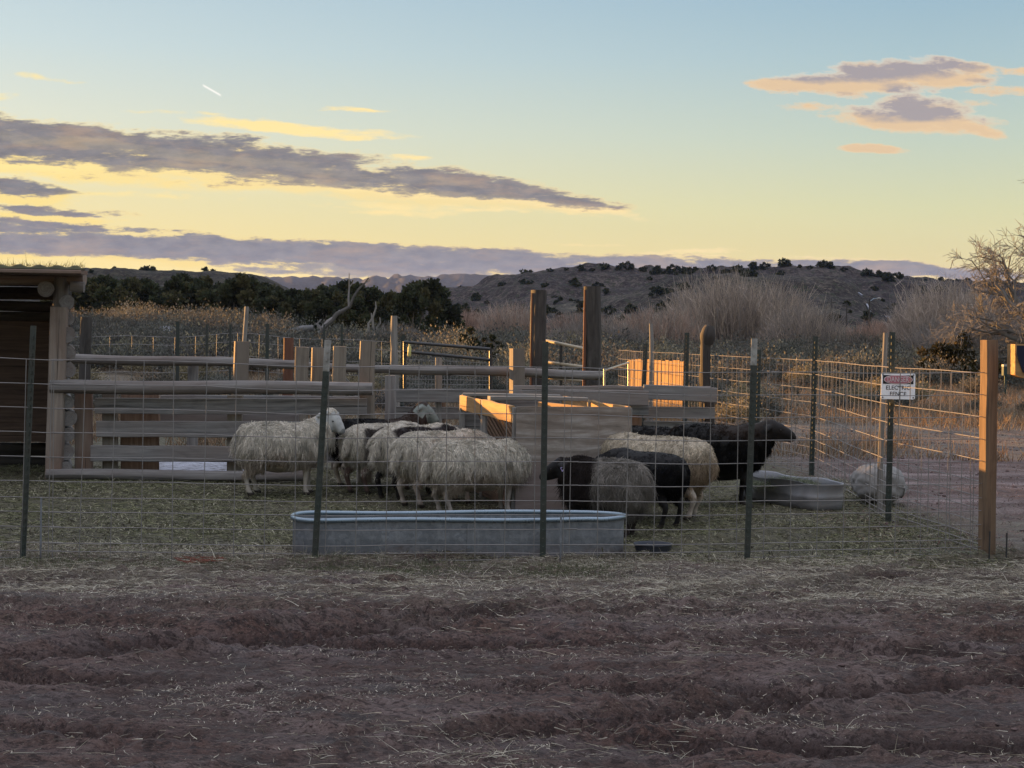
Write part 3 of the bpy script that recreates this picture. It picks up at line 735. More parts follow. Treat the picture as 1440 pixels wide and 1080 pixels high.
# ---- branching bare trees
def branch_tree(seed, start, dirv, L, r, levels, colr, droop=0.0, split=(2, 4), ang=.55, shrink=(.6, .82), seglen=.35, minr=.004, side=0.0, wob=.16):
    g = random.Random(seed); segs = []
    def grow(p, d, L, r, lev):
        n = max(2, int(L / seglen)); pts = [p]; q = Vector(p); dd = Vector(d)
        for i in range(n):
            dd = (dd + Vector((g.gauss(0, wob), g.gauss(0, wob), g.gauss(0, wob) - droop * (levels - lev) * .06 * (1 if lev < 3 else 0)))).normalized()
            q = q + dd * (L / n); pts.append(Vector(q))
        r1 = max(minr, r * .62); segs.append((pts, r, r1, lev))
        if lev == 0: return
        k = g.randint(*split) + (1 if lev <= 3 else 0)
        for j in range(k):
            t = g.uniform(.35, 1.0) if j else 1.0
            b = pts[min(n, max(1, int(t * n)))]
            ax = dd.cross(Vector((g.gauss(0,1), g.gauss(0,1), g.gauss(0,1)))).normalized()
            nd = (Matrix.Rotation(g.uniform(ang * .4, ang * 1.5), 3, ax) @ dd)
            grow(b, nd.normalized(), L * g.uniform(*shrink), max(minr, r1 * g.uniform(.55, .95)), lev - 1)
    grow(Vector(start), Vector(dirv).normalized(), L, r, levels)
    return segs
def segs_mesh(name, segs, col, jit=.3, seed=0, thick=1.0):
    V = []; F = []; C = []; o = 0; g = np.random.default_rng(seed)
    for pts, r0, r1, lev in segs:
        k = 3 if r0 < .02 else (6 if r0 < .08 else 10); m = len(pts)
        pts_ = np.array([tuple(p) for p in pts]); t = np.gradient(pts_, axis=0); t /= np.linalg.norm(t, axis=1)[:, None] + 1e-9
        a = np.cross(t, [.3, .5, .81]); a /= np.linalg.norm(a, axis=1)[:, None] + 1e-9; b = np.cross(t, a)
        rr = (r0 + (r1 - r0) * np.linspace(0, 1, m)) * thick
        th = np.arange(k) * 2 * math.pi / k
        ring = pts_[:, None] + (a[:, None] * np.cos(th)[None, :, None] + b[:, None] * np.sin(th)[None, :, None]) * (rr[:, None, None] * (1 + (g.normal(0, .10, (m, k, 1)) if k > 3 else 0)))
        V.append(ring.reshape(-1, 3))
        f = [[i*k+j, i*k+(j+1)%k, (i+1)*k+(j+1)%k, (i+1)*k+j] for i in range(m-1) for j in range(k)]
        F.append(np.array(f) + o); o += m * k
        C.append(np.tile(np.asarray(col) * g.uniform(1 - jit, 1 + jit), (m * k, 1)))
    return np_mesh(name, np.concatenate(V), [np.concatenate(F)], {'col': ('FLOAT_COLOR', np.concatenate(C))}, True)
# cottonwood at the right edge
D = 44; root = gp(1484, D)
ct = empty('cottonwood_tree', root, 'old bare cottonwood with drooping twigs at the right edge', 'tree')
tr = [([Vector((0,0,-.2)), Vector((-.1,.05,.7)), Vector((-.35,0,1.4)), Vector((-.5,.1,1.9))], .34, .24, 9)]
link('trunk', segs_mesh('trunk', tr, (.13,.115,.10), .1), M['bark'], ct)
br = []
for s, (st, dv, L, r, lv, dp) in enumerate([
        ((-.4,0,1.5), (-1,.1,.12), 1.25, .13, 5, .15), ((-.4,0,1.8), (-1,-.2,.45), 1.15, .12, 5, .05), ((-.45,.1,1.9), (-.7,.2,.9), 1.0, .11, 5, 0),
        ((-.5,.1,1.9), (-.1,0,1), 1.25, .13, 5, 0), ((-.3,0,1.5), (-.9,-.4,-.05), 1.15, .09, 5, .6), ((-.3,0,1.2), (-1,.4,0), 1.2, .08, 5, .7), ((-.5,.1,1.9), (.6,.2,1), 1.6, .13, 5, 0),
        ((-.2,.1,.9), (-.9,-.2,.15), 1.0, .07, 5, .8), ((-.35,0,1.4), (-1,-.1,.0), 1.35, .09, 5, .7), ((-.4,0,1.7), (-1,.3,.3), 1.4, .10, 5, .3), ((-.45,.1,1.9), (-1,.1,.7), 1.2, .10, 5, .1), ((-.3,0,1.1), (-.7,-.5,.2), 1.1, .07, 5, .7)]):
    br += branch_tree(40 + s, st, dv, L, r, lv, None, dp, (2, 3), .62, (.6, .84), .28, .0062, wob=.2)
br.append(([Vector((.0,.1,1.8)), Vector((.6,.1,3.0)), Vector((.75,0,4.4)), Vector((.35,0,5.6)), Vector((.0,0,6.2))], .12, .035, 5))
br += branch_tree(77, (.2,0,5.9), (-1,0,.12), .55, .03, 3, None, 0, (2,3), .6, (.6,.8), .2, .006, wob=.2)
link('branch', segs_mesh('branch', br, (.19,.18,.175), .3, 3, 1.0), M['bark'], ct)
print('cottonwood segs', len(br))
# dead leaning juniper / fallen trunk left of centre
D = 60
def pl(pts, D, dd=0): return [P(x, y, D + dd * i) for i, (x, y) in enumerate(pts)]
dt = empty('dead_tree', P(455, 468, D), 'leaning silver grey dead trunk with a bare forked limb', 'dead tree')
o0 = Vector(dt.location)
def rel(pts): return [p - o0 for p in pts]
tsegs = [(rel(pl([(450,470),(458,458),(468,450),(474,441),(482,437),(492,431),(497,418),(504,407),(513,398),(518,391)], D)), .115, .02, 5)]
link('trunk', segs_mesh('trunk', tsegs, (.12,.112,.108), .05, 1), M['bark'], dt)
tl = [(rel(pl([(455,462),(462,452),(470,446),(478,436)], D)), .12, .03, 3), (rel(pl([(491,432),(490,420),(491,404),(491,384)], D)), .06, .015, 3), (rel(pl([(491,404),(496,398),(498,392)], D)), .03, .012, 3),
      (rel(pl([(513,398),(520,394),(517,388)], D)), .03, .01, 3), (rel(pl([(452,464),(446,455),(452,449)], D)), .08, .02, 3)]
link('limb', segs_mesh('limb', tl, (.27,.25,.25), .1, 2), M['bark'], dt)
d2 = empty('fallen_log', P(340, 472, 58), 'long fallen silver log lying at the foot of the junipers', 'log')
o1 = Vector(d2.location)
tl = [([p - o1 for p in pl([(398,472),(410,467),(425,463),(441,461)], 58)], .18, .12, 5), ([p - o1 for p in pl([(326,464),(338,458),(352,461),(366,467),(376,473)], 58)], .06, .12, 5), ([p - o1 for p in pl([(338,458),(342,452)], 58)], .05, .02, 5)]
link('trunk', segs_mesh('trunk', tl, (.18,.175,.18), .1, 4), M['bark'], d2)
for i, (px, y0, y1) in enumerate([(526,424,470),(520,440,470),(532,446,474)]):
    sg = [(pl([(px, y1+4), (px-2, (y0+y1)/2), (px+3, y0+8), (px+2, y0)], 62), .07, .02, 3)]
    o = link('dead_snag', segs_mesh('dead_snag', sg, (.26,.24,.22), .1, i), M['bark'])
    props(o, ['tall bare snag leaning before the dark junipers', 'short bare snag left of the tall snag', 'shortest bare snag right of the tall snag'][i], 'dead tree', 'bare snags before the junipers')
# utility poles
def pole(px, ytop, ybot, D, lab, lamp=False, r=.09):
    b = P(px, ybot, D); t = P(px + 1, ytop, D); b.z = min(b.z, float(base_z(np.array(b.x), np.array(D)))) - .1
    e = empty('utility_pole', b, lab, 'pole', 'poles on the flat before the mesa')
    m = MB(); m.tube([b, b.lerp(t, .5), t], r, 8, r * .75); m.build('shaft', M['dark_post'], e)
    if lamp:
        m = MB(); m.tube([t - Vector((0,0,.25)), t + Vector((.35, 0, .02)), t + Vector((.75, 0, .05))], .035, 6); a = m.build('lamp_arm', M['galv_rim'], e)
        m = MB(); m.tube([t + Vector((.62,0,.0)), t + Vector((.72,0,.07)), t + Vector((.90,0,.05)), t + Vector((.95,0,-.01))], .06, 8); m.build('lamp_head', M['white_paint'], e)
    else:
        m = MB(); m.beam(t + Vector((-.5,0,-.3)), t + Vector((.5,0,-.3)), .08, .1); m.build('crossarm', M['dark_post'], e)
pole(1222, 420, 468, 130, 'dark utility pole carrying a street lamp before the mesa', True)
pole(1190, 426, 462, 150, 'thin utility pole just left of the lamp pole', r=.07)
pole(1168, 421, 452, 165, 'thin utility pole farthest left of the lamp pole', r=.07)
pole(1248, 430, 462, 150, 'thin utility pole right of the lamp pole', r=.06)
# ================================================================ WIRE FENCES
ROWS = [.008, .05, .10, .195, .285, .37, .467, .613, .76, .905, 1.05, 1.196]
def along(path, s):
    for a, b in zip(path[:-1], path[1:]):
        L = (b - a).length
        if s <= L or b is path[-1]: return a.lerp(b, s / L)
        s -= L
def path_len(path): return sum((b - a).length for a, b in zip(path[:-1], path[1:]))
def wire_panel(name, path, mat, parent, rows=ROWS, sp=.183, r=.0026, s0=0.0, s1=None, wob=.006, zoff=0.0, seed=0, phase=0.0, lean=0.0):
    g = random.Random(seed); L = path_len(path); s1 = s1 or L; m = MB()
    n = max(2, int((s1 - s0) / .22)); ph = [g.uniform(0, 6.28) for _ in range(4)]
    def sag(s, z): return wob * (math.sin(s * 1.7 + ph[0]) + .6 * math.sin(s * 3.9 + ph[1])) * (.4 + z)
    nrm = Vector((0, 1, 0))
    for z in rows:
        pts = []
        for i in range(n + 1):
            s = s0 + (s1 - s0) * i / n; p = along(path, s).copy()
            p.z = zoff + z + sag(s, z) + g.gauss(0, .0012); p.y += wob * .8 * math.sin(s * 2.3 + ph[2] + z * 2); pts.append(p)
        m.tube(pts, r, 4)
    s = s0 + phase; z0, z1 = rows[0], rows[-1]
    while s <= s1:
        dx = g.gauss(0, .003); pts = []
        for k in range(4):
            z = z0 + (z1 - z0) * k / 3; q = min(s1, max(s0, s + dx * k - lean * z)); p = along(path, q).copy()
            p.z = zoff + z + sag(q, z); p.y += wob * .8 * math.sin(q * 2.3 + ph[2] + z * 2) - r * 1.6; pts.append(p)
        m.tube(pts, r, 4); s += sp
    return m.build(name, mat, parent, angle=80)
def tpost(parent, b, t, tip=0.0, w=.038, label=None, studs=True, name='steel_post', rot=0.0):
    b, t = Vector(b), Vector(t); b = b - (t - b).normalized() * .12
    def prof(w): return [(-w*.5,-.003),(w*.5,-.003),(w*.5,.004),(.005,.004),(.004,w*.8),(-.004,w*.8),(-.005,.004),(-w*.5,.004)]
    L = (t - b).length; n = 14; pts = []
    for i in range(n + 1): pts.append(b.lerp(t, i / n) + Vector((.0015 * math.sin(i), 0, 0)))
    up = Vector((math.sin(rot), math.cos(rot), 0))
    split = t - (t - b).normalized() * tip if tip else t
    m = MB(); m.sweep([b, b.lerp(split, .33), b.lerp(split, .66), split], prof(w), up=up)
    if studs:
        k = 0; s = .15
        while s < (split - b).length - .03:
            c = b + (t - b).normalized() * s; m.box(c - up * .007, (.012, .01, .022)); s += .052
    o = m.build(name, M['green_paint'], parent)
    if label: o['label'] = label
    if tip:
        m = MB(); m.sweep([split, t], prof(w * 1.04), up=up)
        s = .02
        while s < tip: m.box(split + (t - b).normalized() * s - up * .007, (.012, .01, .022)); s += .052
        m.build('white_tip', M['white_paint'], o)
    return o
def wpost(parent, b, t, r, mat, name='wood_post', sq=False, w=None, rot=0, label=None, taper=.95, rough=.06, bend=.008):
    b, t = Vector(b), Vector(t); m = MB(); b2 = b - Vector((0, 0, .15))
    if sq: m.beam(b2, t, w or 2*r, 2*r, up=(math.sin(rot), -math.cos(rot), 0), jit=.003, ch=.008)
    else: m.log(b2, t, r, r * taper, 12, .12, rough, bend)
    o = m.build(name, mat, parent)
    if label: o['label'] = label
    return o
def V0(p): return Vector((p.x, p.y, 0))

# front fence
f0 = V0(P(-260, 787, 8.9)); f1 = V0(G(32, 787)); f2 = V0(G(443, 790)); f3 = V0(G(763, 789)); f4 = V0(G(1050, 785)); f5 = V0(G(1388, 779))
for p, d in ((f1, 0), (f2, 0), (f3, 0), (f4, 0), (f5, 0)): pass
FP = [f0, f1, f2, f3, f4, f5]
ff = empty('wire_fence', f3, 'long front fence of galvanised wire panels on steel posts, nearest the camera', 'fence')
Lf = path_len(FP); a1 = (f1 - f0).length; j1 = a1 + 4.05
wire_panel('wire_panel', FP, M['wire'], ff, s0=0.05, s1=a1 + .22, seed=1, zoff=.004)
wire_panel('wire_panel', FP, M['wire'], ff, s0=a1 + .15, s1=a1 + 3.35, seed=2)
wire_panel('wire_panel', FP, M['wire'], ff, s0=a1 + 3.28, s1=Lf - .02, seed=3, zoff=-.004, phase=.02)
tpost(ff, G(32, 787), P(47, 458, 9.15), 0, .034, 'leaning dark steel post with no white tip')
tpost(ff, G(443, 790) - Vector((0, .02, 0)), P(461, 478, GD(443, 790)), .19)
tpost(ff, G(763, 789) - Vector((0, .02, 0)), P(767, 480, GD(763, 789)), 0, .038)
tpost(ff, G(1050, 786) - Vector((0, .02, 0)), P(1061, 476, GD(1050, 786)), .17)
for (x, y, t_) in ((57, 790, 700), (788, 792, 724)):
    m = MB(); b = G(x, y); m.tube([b - Vector((0, 0, .1)), P(x + 1, t_, b.y)], .006, 6); m.build('ground_stake', M['galv'], ff)
# corner post : squared timber turned so that one face looks to the sun
cb = G(1388, 779); ct_ = P(1391, 478, cb.y)
wpost(ff, cb, ct_, .043, m_wood('corner_wood', (.085,.058,.042), (.20,.132,.085), None, gs=(1.2, 20, 20), stain=.35), 'corner_post', True, .088, R(20), 'squared timber corner post with one warm lit face')
# side fence
sp = [f5.copy(), V0(G(1250, 732)), V0(G(1143, 668)), V0(P(1065, 600, 17.6)), V0(P(996, 600, 19.6)), V0(P(966, 600, 21)), V0(P(908, 600, 23)), V0(P(868, 600, 26))]
sf = empty('wire_fence', sp[1], 'side fence running back from the timber corner post, its top wires catching the sun', 'fence')
Ls = path_len(sp)
s = .04; k = 0
while s < Ls:
    e = min(Ls, s + 4.8); wire_panel('wire_panel', sp, M['wire'], sf, s0=s, s1=e, seed=20 + k, sp=.2, wob=.0012, r=.003); s = e - .1; k += 1
    if Ls - s < .5: break
tpost(sf, G(1249, 733), P(1255, 467, GD(1249, 733)), 0, .046, 'dark steel post carrying the danger sign', rot=.5)
tpost(sf, G(1141, 669), P(1147, 473, GD(1141, 669)), 0, .052, rot=.5)
tpost(sf, V0(P(1064, 600, 17.4)), P(1067, 492, 17.4), 0, .06, rot=.5)
tpost(sf, V0(P(963, 600, 20.8)), P(966, 468, 20.8), 0, .07, rot=.5)
tpost(sf, V0(P(903, 600, 22.8)), P(908, 483, 22.8), .0, .07, rot=.5)
m = MB(); b = V0(P(1240, 650, 12.4)); m.log(b - Vector((0,0,.1)), P(1244, 468, 12.4), .026, .02, 8, .1, .12, .01); o = m.build('wood_stick', M['pale_post'], sf, origin=None); 
m = MB(); m.log(V0(P(914, 600, 23)), P(915, 455, 23), .05, .028, 8, .15, .25, .02); m.build('wood_stick', M['pale_post'], sf)
wpost(sf, V0(P(996, 600, 19.4)), P(993, 474, 19.4), .075, M['dark_post'], 'wood_post', label='gnarled post with a knob at its top', taper=.85, rough=.2, bend=.02)
m = MB(); c = P(994, 470, 19.4); m.sweep([c + Vector((.01*k%3*.5, 0, -.13 + .04*k)) for k in range(7)], [(math.cos(a)*.09, math.sin(a)*.09) for a in [j*math.pi/6 for j in range(12)]], scale=[.82, .95, 1.08, 1.12, 1.0, .88, .6]); m.build('post_knob', M['dark_post'], sf)
# lamp-stakes outside the corner
for i, (x, y, t_) in enumerate([(1391, 786, 747), (1415, 783, 749)]):
    m = MB(); b = G(x, y); m.tube([b - Vector((0, 0, .05)), P(x + 1, t_, b.y)], .0055, 6); o = m.build('metal_stake', M['black_paint'], origin=b)
    props(o, ['short black stake touching the foot of the corner post', 'short black stake standing free right of the corner post'][i], 'stake', 'short stakes at the corner')

# danger sign on the second side post
sD = GD(1249, 733) - .10
SG = empty('danger_sign', P(1263, 543, sD), 'white metal sign reading DANGER ELECTRIC FENCE wired to the side fence post', 'sign')
def rrect(w, h, r, n=6):
    out = []
    for cx_, cy_, a0 in ((w/2-r, h/2-r, 0), (-w/2+r, h/2-r, 90), (-w/2+r, -h/2+r, 180), (w/2-r, -h/2+r, 270)):
        for i in range(n + 1):
            a = R(a0 + 90 * i / n); out.append((cx_ + r * math.cos(a), cy_ + r * math.sin(a)))
    return out
def oval(w, h, n=36): return [(w/2 * math.copysign(abs(math.cos(a))**.75, math.cos(a)), h/2 * math.sin(a)) for a in [2*math.pi*i/n for i in range(n)]]
SK = sD / FPX   # metres per pixel there
def plate(name, prof, x, z, y0, y1, mat, parent):
    n = len(prof); vs = [(a + x, y0, b + z) for a, b in prof] + [(a + x, y1, b + z) for a, b in prof]
    fs = [tuple(range(n)), tuple(range(n, 2*n))[::-1]] + [(i, i+n, (i+1) % n + n, (i+1) % n) for i in range(n)]
    me = bpy.data.meshes.new(name); me.from_pydata(vs, [], fs); return link(name, me, mat, parent)
plate('sign_plate', rrect(48*SK, 37*SK, 3*SK), 0, 0, 0, .003, M['sign_white'], SG)
plate('black_band', rrect(43*SK, 12.4*SK, .8*SK), 0, 9.2*SK, -.0015, -.0002, M['sign_black'], SG)
plate('oval_rim', oval(40.5*SK, 12.6*SK), 0, 9.2*SK, -.003, -.0017, M['sign_edge'], SG)
plate('red_oval', oval(38.6*SK, 11.0*SK), 0, 9.2*SK, -.0045, -.0032, M['sign_red'], SG)
def text(body, x, z, size, mat, parent, y=-.0045, width=None, name='lettering', bold=.0):
    cu = bpy.data.curves.new(name, 'FONT'); cu.body = body; cu.size = size; cu.align_x = 'CENTER'; cu.align_y = 'CENTER'; cu.extrude = .0006; cu.offset = bold; cu.resolution_u = 3
    tmp = bpy.data.objects.new('tmp', cu); COL.objects.link(tmp); bpy.context.view_layer.update()
    me = bpy.data.meshes.new_from_object(tmp.evaluated_get(bpy.context.evaluated_depsgraph_get()))
    bpy.data.objects.remove(tmp); 
    co = np.zeros(len(me.vertices) * 3); me.vertices.foreach_get('co', co); co = co.reshape(-1, 3)
    w = co[:, 0].max() - co[:, 0].min(); k = (width / w) if width else 1
    co = np.stack([co[:, 0] * k + x, -co[:, 2] + y, co[:, 1] + z], 1); me.vertices.foreach_set('co', co.ravel()); me.materials.clear(); me.update()
    return link(name, me, mat, parent)
text('DANGER', -.5*SK, 9.2*SK, 10.5*SK, M['sign_pink'], SG, -.0053, 30*SK, 'danger_lettering', .0002)
text('ELECTRIC', 0, -2.5*SK, 8.2*SK, M['sign_black'], SG, -.0008, 34*SK, 'electric_lettering', .0003)
text('FENCE', 0, -11.2*SK, 8.2*SK, M['sign_black'], SG, -.0008, 23*SK, 'fence_lettering', .0003)
for x in (-21.5, 21.5):
    for z in (16, -16):
        plate('bolt', oval(2.2*SK, 2.2*SK, 10), x*SK, z*SK, -.002, .001, M['galv'], SG)

# rear boundary fence of thin woven wire
def rp(px, D): q = V0(P(px, 600, D)); q.z = float(base_z(np.array(q.x), np.array(q.y))); return q
rpth = [rp(60, 21.5), rp(249, 22), rp(375, 22), rp(560, 22.3), rp(567, 22.3)]
rf = empty('wire_fence', rpth[1], 'thin woven wire fence far behind the left rails', 'fence')
wire_panel('wire_panel', rpth, M['far_wire'], rf, rows=[.1,.25,.4,.6,.8,1.0,1.2,1.32], sp=.30, r=.0032, seed=61, wob=.02)
wpost(rf, rp(119, 21.6), P(121, 446, 21.6), .085, M['dark_post'], 'wood_post', label='dark post nearest the shed')
tpost(rf, rp(249, 21.9), P(250, 452, 21.9), 0, .05, studs=False)
tpost(rf, rp(375, 21.9), P(376, 455, 21.9), 0, .05, studs=False)
wpost(rf, rp(343, 21.9), P(345, 431, 21.9), .035, M['pale_post'], 'wood_post', taper=.8, rough=.2, bend=.03)
for px in (290, 323, 455, 480): tpost(rf, rp(px, 22), P(px + 1, 456, 22), 0, .03, studs=False)
wpost(rf, rp(556, 22.2), P(556, 444, 22.2), .065, M['pale_post'], 'wood_post', label='tall pale weathered post', taper=.7, rough=.22, bend=.02)
tpost(rf, rp(565, 22.3), P(567, 470, 22.3), 0, .055, studs=False)

# ================================================================ RAIL FENCES
def wz(px, py, D): return P(px, py, D)
# front rails (B)
DB = 14.1
rb = empty('rail_fence', V0(P(300, 600, DB)), 'front rail fence of logs and grey boards between the shed and the tall square post', 'fence')
m = MB(); m.log(wz(72, 544, DB-.02), wz(524, 546, DB-.02), .066, .060, 14, .2, .05, .01); m.build('top_log', M['log_wood'], rb)
m = MB(); m.log(wz(66, 667, DB-.03), wz(430, 670, DB-.03), .048, .050, 12, .2, .07, .01); m.build('bottom_log', M['log_wood'], rb)
for y0, y1, x0, dz in ((570.5, 571.5, 134, 0), (603, 604, 136, .02), (637.5, 638.5, 128, -.01)):
    m = MB(); m.beam(wz(x0, y0, DB + .10 + dz), wz(516, y1, DB + .10 + dz), .038, .148, jit=.002, bow=.003); m.build('board', M['grey_wood'], rb)
m = MB(); m.beam(wz(118, 668, DB+.18), wz(118, 553, DB+.18), .045, .165, up=(1,0,0)); m.build('upright', M['shed_wood'], rb)
m = MB(); m.beam(wz(155, 668, DB+.20), wz(155, 553, DB+.20), .05, .14, up=(1,0,0)); m.build('upright', M['tan_post'], rb)
m = MB(); m.beam(wz(197, 666, DB+.28), wz(197, 553, DB+.28), .03, .36, up=(1,0,0)); m.build('upright', M['brown_board'], rb)
m = MB(); m.beam(wz(330, 668, DB+.21), wz(331, 556, DB+.21), .06, .14, up=(1,0,0)); m.build('upright', M['tan_post'], rb)
m = MB(); m.beam(wz(226, 588, DB+.5), wz(420, 590, DB+.5), .03, .10); m.beam(wz(226, 560, DB+.52), wz(520, 561, DB+.52), .03, .06); m.build('back_board', M['grey_wood'], rb)
# upstanding posts between the two rail fences
PG = 'posts standing between the rail fences'
def upost(x0, x1, ytop, D, mat, lab, rot=0, ybot=None):
    b = V0(P((x0 + x1) / 2 - 3, 640, D)); t = P((x0 + x1) / 2, ytop, D); w = (x1 - x0) * D / FPX
    e = empty('fence_post', b, lab, 'post', PG); m = MB()
    m.beam(b - Vector((0, 0, .15)), t, w * (.9 if rot else 1), w * .82, up=(math.sin(rot), -math.cos(rot), 0), jit=.004, ch=.014)
    return m.build('timber', mat, e)
upost(329, 351, 480, 15.3, M['tan_post'], 'split tan post above the boards, left of the reddish round post', .3)
upost(416, 434, 488, 15.6, M['tan_post'], 'tan post just right of the reddish round post')
upost(438, 456, 489, 15.8, M['tan_post'], 'tan post half hidden by the white tipped steel post', .25)
upost(468, 488, 487, 15.6, M['tan_post'], 'tan post with a dark knot, left of the tallest square post', .2)
upost(506, 529, 480, 14.28, M['tan_post'], 'tallest square tan post ending the front rails', .18)
e = empty('fence_post', V0(P(404, 600, 18)), 'round reddish post crossed by the back rail', 'post', PG)
m = MB(); m.log(V0(P(404, 600, 18)), P(404, 475, 18), .065, .058, 12, .15, .1, .01); m.build('timber', M['red_wood'], e)
e = empty('fence_post', V0(P(548, 640, 15)), 'short blue grey post right of the tallest square post', 'post', PG)
m = MB(); m.beam(V0(P(548, 640, 15)) - Vector((0,0,.1)), P(549, 528, 15), .10, .12, up=(0,-1,0)); m.build('timber', M['grey_wood'], e)
e = empty('leaning_plank', P(505, 545, 16.2), 'pale plank leaning between the tan posts', 'plank')
m = MB(); m.beam(P(470, 524, 15.9), P(508, 560, 16.0), .05, .09); m.build('plank', M['pale_post'], e)

# back rails (C)
rc = empty('rail_fence', V0(P(600, 600, 17.2)), 'back rail fence with one long round log rail', 'fence')
def yc(px): return np.interp(px, [108, 335, 545, 725, 842], [504, 508.5, 518.5, 522.5, 527.5])
def clog(x0, x1, r, D, dy=0): m = MB(); m.log(P(x0, yc(x0) + dy, D), P(x1, yc(x1) + dy, D + .1), r, r * .92, 14, .2, .06, .015); return m.build('log_rail', M['log_wood'], rc)
clog(100, 418, .056, 17.3); clog(410, 562, .050, 17.45, 1); clog(548, 848, .056, 17.25)
wpost(rc, V0(P(272, 600, 17.5)), P(271, 512, 17.5), .065, M['grey_wood'], 'wood_post')
wpost(rc, V0(P(617, 600, 17.5)), P(618, 503, 17.5), .04, M['pale_post'], 'wood_post', rough=.15)
b = V0(P(727, 620, 17.1)); wpost(rc, b, P(727, 490, 17.1), .07, M['tan_post'], 'wood_post', True, .14, .35, 'square post with its left edge lit by the sun')
for y, x0, x1, D, w in ((556, 544, 726, 17.4, .15), (580, 552, 700, 17.5, .14), (604, 480, 690, 17.5, .12)):
    m = MB(); m.beam(P(x0, y, D), P(x1, y + 2, D), .04, w); m.build('board', M['grey_wood'], rc)
wpost(rc, V0(P(624, 620, 17.6)), P(620, 566, 17.6), .05, M['brown_board'], 'wood_post')
# rails behind the feeder
rd = empty('rail_fence', V0(P(900, 600, 15.6)), 'grey board rails behind the hay feeder', 'fence')
for x0, y0, x1, y1, D, w in ((722, 549, 1000, 550, 15.7, .10), (734, 557, 912, 560, 15.5, .15), (905, 551, 1008, 556, 15.6, .15), (905, 580, 1005, 581, 15.7, .12), (720, 574, 912, 577, 15.6, .11), (905, 600, 1000, 602, 15.8, .12)):
    m = MB(); m.beam(P(x0, y0, D), P(x1, y1, D), .04, w); m.build('board', M['grey_wood'], rd)
wpost(rd, V0(P(893, 640, 15.8)), P(893, 566, 15.8), .08, M['brown_board'], 'wood_post')
wpost(rd, V0(P(998, 640, 15.9)), P(998, 545, 15.9), .06, M['dark_post'], 'wood_post')
# two tall rough gate posts
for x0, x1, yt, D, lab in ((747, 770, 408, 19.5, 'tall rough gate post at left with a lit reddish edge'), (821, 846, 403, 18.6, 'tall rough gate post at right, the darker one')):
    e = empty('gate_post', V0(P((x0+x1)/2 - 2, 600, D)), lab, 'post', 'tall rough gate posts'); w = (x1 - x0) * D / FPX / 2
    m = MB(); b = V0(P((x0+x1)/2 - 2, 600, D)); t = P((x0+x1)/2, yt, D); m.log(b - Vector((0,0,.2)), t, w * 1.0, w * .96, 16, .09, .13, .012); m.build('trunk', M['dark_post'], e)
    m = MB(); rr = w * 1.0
    m.sweep([b + Vector((-w*.80, -.01, 0)), b.lerp(t, .5) + Vector((-w*.84, -.02, 0)), t + Vector((-w*.78, -.01, -.04))], [(-.02,-.05),(.01,-.05),(.012,.04),(-.02,.05)], up=(0,-1,0)); m.build('sunlit_edge_strip', M['red_wood'], e)  # reddish strip paints the sunlit left edge onto the post

# ================================================================ GATES and PANEL
def pipe(parent, pts, r, mat, name='pipe', n=8): m = MB(); m.tube(pts, r, n); return m.build(name, mat, parent)
gg1 = empty('pipe_gate', V0(P(630, 600, 19.5)), 'dark pipe gate with wire infill left of the tall gate posts', 'gate')
A = lambda px, py, D=19.5: P(px, py, D)
for pts in ([A(568,481), A(690,491,19.0)], [A(568,494), A(689,506,19.0)], [A(690,490,19.0), A(690,560,19.0)], [A(569,480), A(569,566)], [A(569,563), A(690,558,19.0)]):
    pipe(gg1, pts, .020, M['black_paint'])
m = MB()
for i in range(27): x = 571 + 117 * i / 26; D_ = 19.5 - .5 * i / 26; m.tube([P(x, 495 + 11*i/26, D_), P(x, 561 - 3*i/26, D_)], .0028, 3)
for j in range(8): y = 505 + 7 * j; m.tube([A(571, y), A(689, y + 6 - j, 19.0)], .0028, 3)
m.build('wire_infill', M['far_wire'], gg1)
e = empty('hanging_bottle', P(576, 492, 19.3), 'yellowish plastic bottle hanging on the dark pipe gate', 'bottle')
m = MB(); t = P(576, 484, 19.35); b = P(575.5, 501, 19.35); m.sweep([t, t.lerp(b, .12), t.lerp(b, .25), t.lerp(b, .9), b], [(math.cos(a)*.022, math.sin(a)*.022) for a in [k*math.pi/5 for k in range(10)]], scale=[.4, .45, 1, 1.05, .9]); m.build('bottle', M['bottle'], e)
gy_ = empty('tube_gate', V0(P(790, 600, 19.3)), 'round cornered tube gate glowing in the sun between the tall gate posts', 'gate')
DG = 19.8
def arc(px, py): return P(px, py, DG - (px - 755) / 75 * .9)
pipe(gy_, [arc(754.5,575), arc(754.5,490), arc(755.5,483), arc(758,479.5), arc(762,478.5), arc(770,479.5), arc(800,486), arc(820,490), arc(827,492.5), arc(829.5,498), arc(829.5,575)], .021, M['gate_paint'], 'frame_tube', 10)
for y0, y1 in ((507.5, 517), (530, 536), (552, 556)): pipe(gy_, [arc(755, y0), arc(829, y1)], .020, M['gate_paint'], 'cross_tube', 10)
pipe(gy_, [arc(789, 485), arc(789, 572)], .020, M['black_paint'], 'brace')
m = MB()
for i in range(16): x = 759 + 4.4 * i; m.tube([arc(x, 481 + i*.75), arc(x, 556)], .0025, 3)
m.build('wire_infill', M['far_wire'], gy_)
# low sunlit tubes beyond (second gate leading to the board panel)
g3 = empty('tube_gate', V0(P(860, 600, 24)), 'thin slanting tube gate in front of the glowing board panel', 'gate')
pipe(g3, [P(850, 521, 21.5), P(884, 510, 23.5)], .016, M['gate_paint']); pipe(g3, [P(850, 560, 21.5), P(884, 550, 23.5)], .016, M['gate_paint']); pipe(g3, [P(884, 508, 23.5), P(884, 575, 23.5)], .016, M['gate_paint']); pipe(g3, [P(850, 519, 21.5), P(850, 575, 21.5)], .016, M['gate_paint'])
